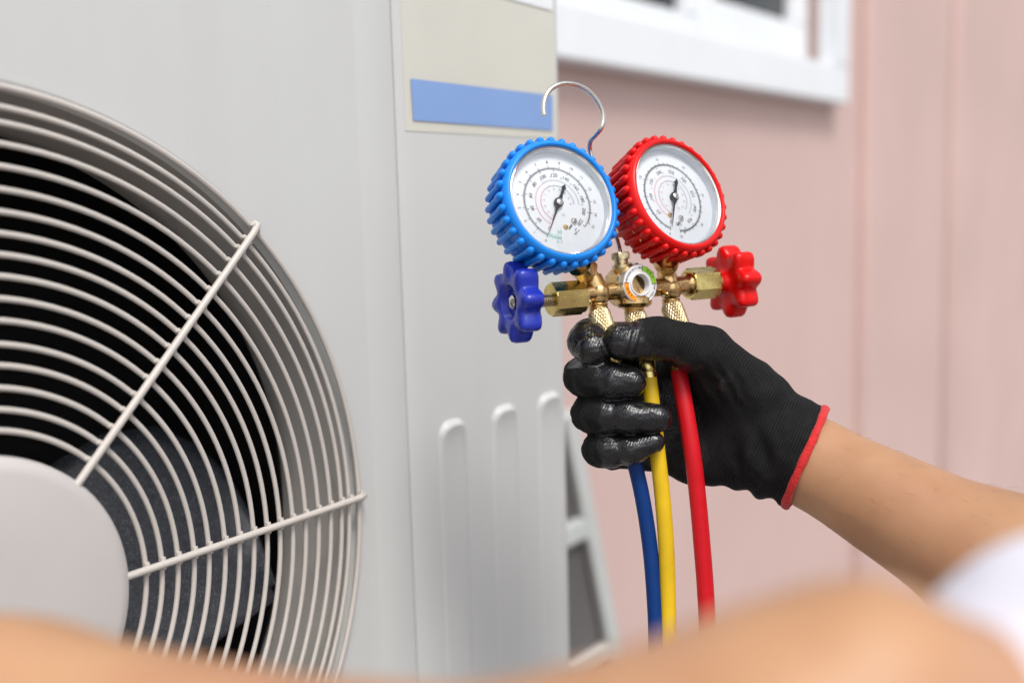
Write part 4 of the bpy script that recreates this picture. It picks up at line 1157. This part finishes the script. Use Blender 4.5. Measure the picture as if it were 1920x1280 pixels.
coat = np.maximum(coat, 0.60 * np.exp(-(((wu - 1368) / 26) ** 2 + ((wv - 715) / 26) ** 2)))
knit = np.stack([(sax + 0.0015 * vnoise(V, 45, 21)) / 0.0016, ((V - HEMC) @ HU) / 0.0024, np.zeros(len(V))], 1)
person_root = None

def add_body_obj(name, V, Q, m_, parent, attrs=None, sub=0):
    o = finish(name, cwn(V), [tuple(int(i) for i in q) for q in Q], m_, parent, smooth=180)
    for k_, a in (attrs or {}).items():
        if a.ndim == 1:
            at = o.data.attributes.new(k_, 'FLOAT', 'POINT'); at.data.foreach_set('value', a.astype(np.float32))
        else:
            at = o.data.attributes.new(k_, 'FLOAT_VECTOR', 'POINT'); at.data.foreach_set('vector', a.astype(np.float32).reshape(-1))
    if sub:
        s_ = o.modifiers.new('subdivision', 'SUBSURF'); s_.levels = s_.render_levels = sub
    return o
glove_data = (V, Q, dict(coat=coat, knit=knit))

# --- the person: stands to the right of the view, right hand forward in the glove, left arm across the near foreground
rS, rE, rW = np.array([0.585, 0.02, 0.57]), np.array([0.362, 0.178, 0.53]), C(1514, 862, 44)
lS, lE, lW = np.array([0.375, 0.015, 0.245]), np.array([0.0715, 0.0712, 0.213]), np.array([-0.185, 0.098, 0.302])
mid = (rS + lS) / 2
lsd = np.array([0.135, 0.089, 0.238])
fwd = np.array([-0.86, 0.0, 0.5]); fwd /= np.linalg.norm(fwd)
acr = (rS - lS) / np.linalg.norm(rS - lS)
dn = np.array([0, 1.0, 0])
AX = np.array([acr, dn, fwd])
Bd = Field((-0.40, -0.40, 0.02), (0.82, 0.95, 0.80), 0.0052)
k = 0.03
Bd.ell(mid + dn * 0.16 - fwd * 0.01, (0.185, 0.22, 0.11), 0.04, AX).ell(mid + dn * 0.42, (0.16, 0.22, 0.10), 0.06, AX).ell(mid + dn * 0.62 - fwd * 0.01, (0.175, 0.13, 0.115), 0.06, AX)
for S_, E_, W_ in ((rS, rE, rW), (lS, lE, lW)):
    Bd.cap(S_ + (mid - S_) * 0.25, S_, 0.065, 0.062, 0.04)
    if E_ is rE: Bd.cap(S_, E_, 0.054, 0.044, 0.02)
    else: Bd.cap(S_, lsd, 0.044, 0.020, 0.02).cap(lsd, E_, 0.018, 0.021, 0.004)
rm = rW + (rE - rW) * 0.55
Bd.cap(rE, rm, 0.043, 0.0415, 0.02).cap(rm, rW, 0.0405, 0.0278, 0.02).cap(rW, C(1420, 815, 75), 0.0275, 0.018, 0.01)
l1, l2, l3 = np.array([-0.005, 0.117, 0.232]), np.array([-0.033, 0.117, 0.245]), np.array([-0.134, 0.103, 0.28])
Bd.cap(lE, l1, 0.0235, 0.036, 0.006).cap(lE + np.array([-0.016, 0.013, 0.0]), lE + np.array([-0.002, 0.008, 0.0]), 0.029, 0.026, 0.008).cap(lE + np.array([-0.016, 0.025, 0.0]), l1, 0.034, 0.036, 0.008).cap(l1, l2, 0.036, 0.034, 0.01).cap(l2, l3, 0.034, 0.0275, 0.01).cap(l3, lW, 0.0275, 0.024, 0.01)
# bare left hand, slightly curled, beyond the left edge of the view
hd = np.array([-0.86, 0.10, 0.50]); hd /= np.linalg.norm(hd)
hx = np.cross(hd, dn); hx /= np.linalg.norm(hx); hn = np.cross(hx, hd)
hl = lambda x, y, z: lW + hx * x + hn * y + hd * z
for i, x in enumerate((-0.030, -0.010, 0.010, 0.029)):
    Bd.cap(hl(x * 0.5, 0, 0.01), hl(x, 0, 0.088), 0.018, 0.0125, 0.014)
    L = (0.026, 0.031, 0.029, 0.022)[i]
    p = hl(x, 0, 0.088); 
    for j, sg_ in enumerate((0.25, 0.7, 1.0)):
        dd = hd * math.cos(sg_) + dn * math.sin(sg_); q = p + dd * L * (1.45, 0.95, 0.75)[j]
        Bd.cap(p, q, 0.0105 - 0.001 * j, 0.0098 - 0.001 * j, 0.003); p = q
Bd.cap(hl(-0.02, 0.004, 0.02), hl(-0.052, 0.012, 0.055), 0.017, 0.0125, 0.012).cap(hl(-0.052, 0.012, 0.055), hl(-0.060, 0.016, 0.085), 0.0115, 0.0105, 0.004).cap(hl(-0.060, 0.016, 0.085), hl(-0.056, 0.022, 0.110), 0.0105, 0.009, 0.004)
# neck and head
nk_ = mid - dn * 0.03; hc_ = mid - dn * 0.245 + fwd * 0.035
Bd.cap(nk_ + dn * 0.05, hc_ + dn * 0.07 - fwd * 0.02, 0.060, 0.054, 0.03)
Bd.ell(hc_, (0.074, 0.105, 0.092), 0.02, AX).ell(hc_ + dn * 0.055 + fwd * 0.025, (0.058, 0.065, 0.062), 0.03, AX)
Bd.cap(hc_ - dn * 0.005 + fwd * 0.088, hc_ + dn * 0.032 + fwd * 0.108, 0.009, 0.014, 0.012)              # nose
Bd.cap(hc_ + dn * 0.062 + fwd * 0.088 - acr * 0.02, hc_ + dn * 0.062 + fwd * 0.088 + acr * 0.02, 0.007, 0.007, 0.008)    # lips
for sg_ in (-1, 1):
    Bd.ell(hc_ + dn * 0.015 + acr * 0.078 * sg_ - fwd * 0.01, (0.010, 0.030, 0.018), 0.006, AX)
    Bd.cap(hc_ - dn * 0.022 + fwd * 0.083 + acr * 0.018 * sg_, hc_ - dn * 0.020 + fwd * 0.072 + acr * 0.048 * sg_, 0.008, 0.007, 0.01)   # brows
VB, QB = Bd.surface(); VB = relax(VB, QB, 4)
NB = vnormals(VB, QB)
if (NB * (VB - VB.mean(0))).sum() < 0: QB = QB[:, ::-1]
person = thing('person', cw(mid[0], mid[1] + 0.75, mid[2]), 'person in a white shirt holding the gauges up in a black work glove', 'person')
add_body_obj('body', VB, QB, M['skin'], person, sub=1)
# short fine hairs on the bare right forearm
NB2 = vnormals(VB, QB); ax_ = rE - rW; La = np.linalg.norm(ax_); ax_ /= La
ta = (VB - rW) @ ax_; da = np.linalg.norm(VB - rW - ta[:, None] * ax_, axis=1)
cand = np.nonzero((ta > 0.012) & (ta < 0.2) & (da < 0.06) & (da > 0.015))[0]
mb = MB()
for i_ in rng.choice(cand, 520):
    p = VB[i_] + rng.normal(0, 0.0016, 3); nn = NB2[i_]
    p = p - nn * 0.0016; L = rng.uniform(0.004, 0.009)
    d_ = ax_ * 0.75 + nn * 0.28 + rng.normal(0, 0.22, 3); d_ /= np.linalg.norm(d_)
    q = p + d_ * L * 0.5; q2 = q + (d_ - nn * 0.35) * L * 0.5
    mb.tube(cwn(np.array([p, q, q2])), [0.00004, 0.000035, 0.000015], 4, caps=False)
hh = build(mb, 'arm_hair', M['hair'], person); hh['kind'] = 'stuff'
gv = add_body_obj('work_glove', glove_data[0], glove_data[1], M['glove'], person, glove_data[2])
# red hem round the cuff opening
mb = MB(); t = np.linspace(0, 2 * math.pi, 120, endpoint=False)
hr = R_(101) * (1 + 0.02 * np.sin(3 * t + 1))
hem = HEMC + np.outer(np.cos(t) * hr, HU) + np.outer(np.sin(t) * hr * 0.93, HB) + np.outer(0.0008 * np.sin(2 * t), HEMN)
# overlock stitching: a slightly flattened, finely corrugated band
rows = []
for i in range(120 * 2):
    tt = 2 * math.pi * i / 240; r0 = R_(101) * (1 + 0.02 * math.sin(3 * tt + 1))
    ctr = HEMC + HU * math.cos(tt) * r0 + HB * math.sin(tt) * r0 * 0.93 + HEMN * (0.0008 * math.sin(2 * tt) + 0.0005)
    ra = HU * math.cos(tt) + HB * math.sin(tt)
    wv = 1 + 0.07 * (1 if i % 2 else -1)
    rows.append(cwn([ctr + (ra * math.cos(a) * 0.0019 + HEMN * math.sin(a) * 0.0026) * wv * (1 + 0.12 * math.sin(9 * tt) * math.sin(4 * tt + 1)) for a in np.linspace(0, 2 * math.pi, 10, endpoint=False)]))
mb.grid(rows, closed_v=True, closed_u=True)
build(mb, 'hem', M['hem'], gv, smooth=80)
# shirt: torso and short sleeves
Sh = Field((0.02, -0.14, 0.02), (0.82, 0.95, 0.80), 0.0052)
Sh.ell(mid + dn * 0.16 - fwd * 0.01, (0.198, 0.232, 0.122), 0.04, AX).ell(mid + dn * 0.42, (0.175, 0.23, 0.115), 0.06, AX).ell(mid + dn * 0.60 - fwd * 0.01, (0.19, 0.13, 0.13), 0.06, AX)
for S_ in (rS, lS): Sh.cap(S_ + (mid - S_) * 0.25, S_, 0.075, 0.074, 0.04)
Sh.cap(rS, rS + (rE - rS) * 0.62, 0.070, 0.066, 0.03)
Sh.cap(lS, lsd + np.array([0.05, -0.006, 0.002]), 0.070, 0.050, 0.03).cap(lsd + np.array([0.05, -0.006, 0.002]), lsd, 0.050, 0.046, 0.01)
VS, QS = Sh.surface(); VS = relax(VS, QS, 4); NS = vnormals(VS, QS)
if (NS * (VS - VS.mean(0))).sum() < 0: QS = QS[:, ::-1]; NS = -NS
VS = VS + NS * (0.004 * vnoise(VS, 22, 8) + 0.002 * vnoise(VS, 60, 3))[:, None]
add_body_obj('shirt', VS, QS, M['shirt'], person, sub=1)
Hr = Field(hc_ - 0.2, hc_ + 0.2, 0.006)
Hr.ell(hc_ - dn * 0.022 - fwd * 0.016, (0.082, 0.100, 0.094), 0.02, AX)
VH, QH = Hr.surface(); VH = relax(VH, QH, 2); NH = vnormals(VH, QH)
if (NH * (VH - VH.mean(0))).sum() < 0: QH = QH[:, ::-1]; NH = -NH
VH = VH + NH * (0.004 * vnoise(VH, 90, 1))[:, None]
add_body_obj('hair', VH, QH, M['hair'], person)
for sg_ in (-1, 1):
    e = MB(); q = cwn(hc_ + dn * 0.0 + fwd * 0.078 + acr * 0.032 * sg_)
    e.lathe([(max(1e-4, 0.011 * math.sin(a)), -0.011 * math.cos(a)) for a in np.linspace(0, math.pi, 9)], axis_frame(q, RC.T @ fwd), 16)
    build(e, 'eye', M['white'], person)
# legs in dark trousers down to the ground, shoes
tr_ = MB()
hip = mid + dn * 0.66
for sg_ in (-1, 1):
    a = cwn(hip + acr * 0.09 * sg_); b_ = a.copy(); b_[2] = 0.5; c_ = a.copy(); c_[2] = 0.06
    tr_.tube(spline([a + UP * 0.1, a, b_, c_], 6), np.linspace(0.115, 0.06, 19), 18)
build(tr_, 'trousers', M['trousers'], person, smooth=80)
sh_f = RC.T @ fwd
for sg_ in (-1, 1):
    a = cwn(hip + acr * 0.09 * sg_); a[2] = 0.045
    e = MB(); e.pill(a - sh_f * 0.06, a + sh_f * 0.15, 0.045, 16); build(e, 'shoe', M['ladder_in'], person)
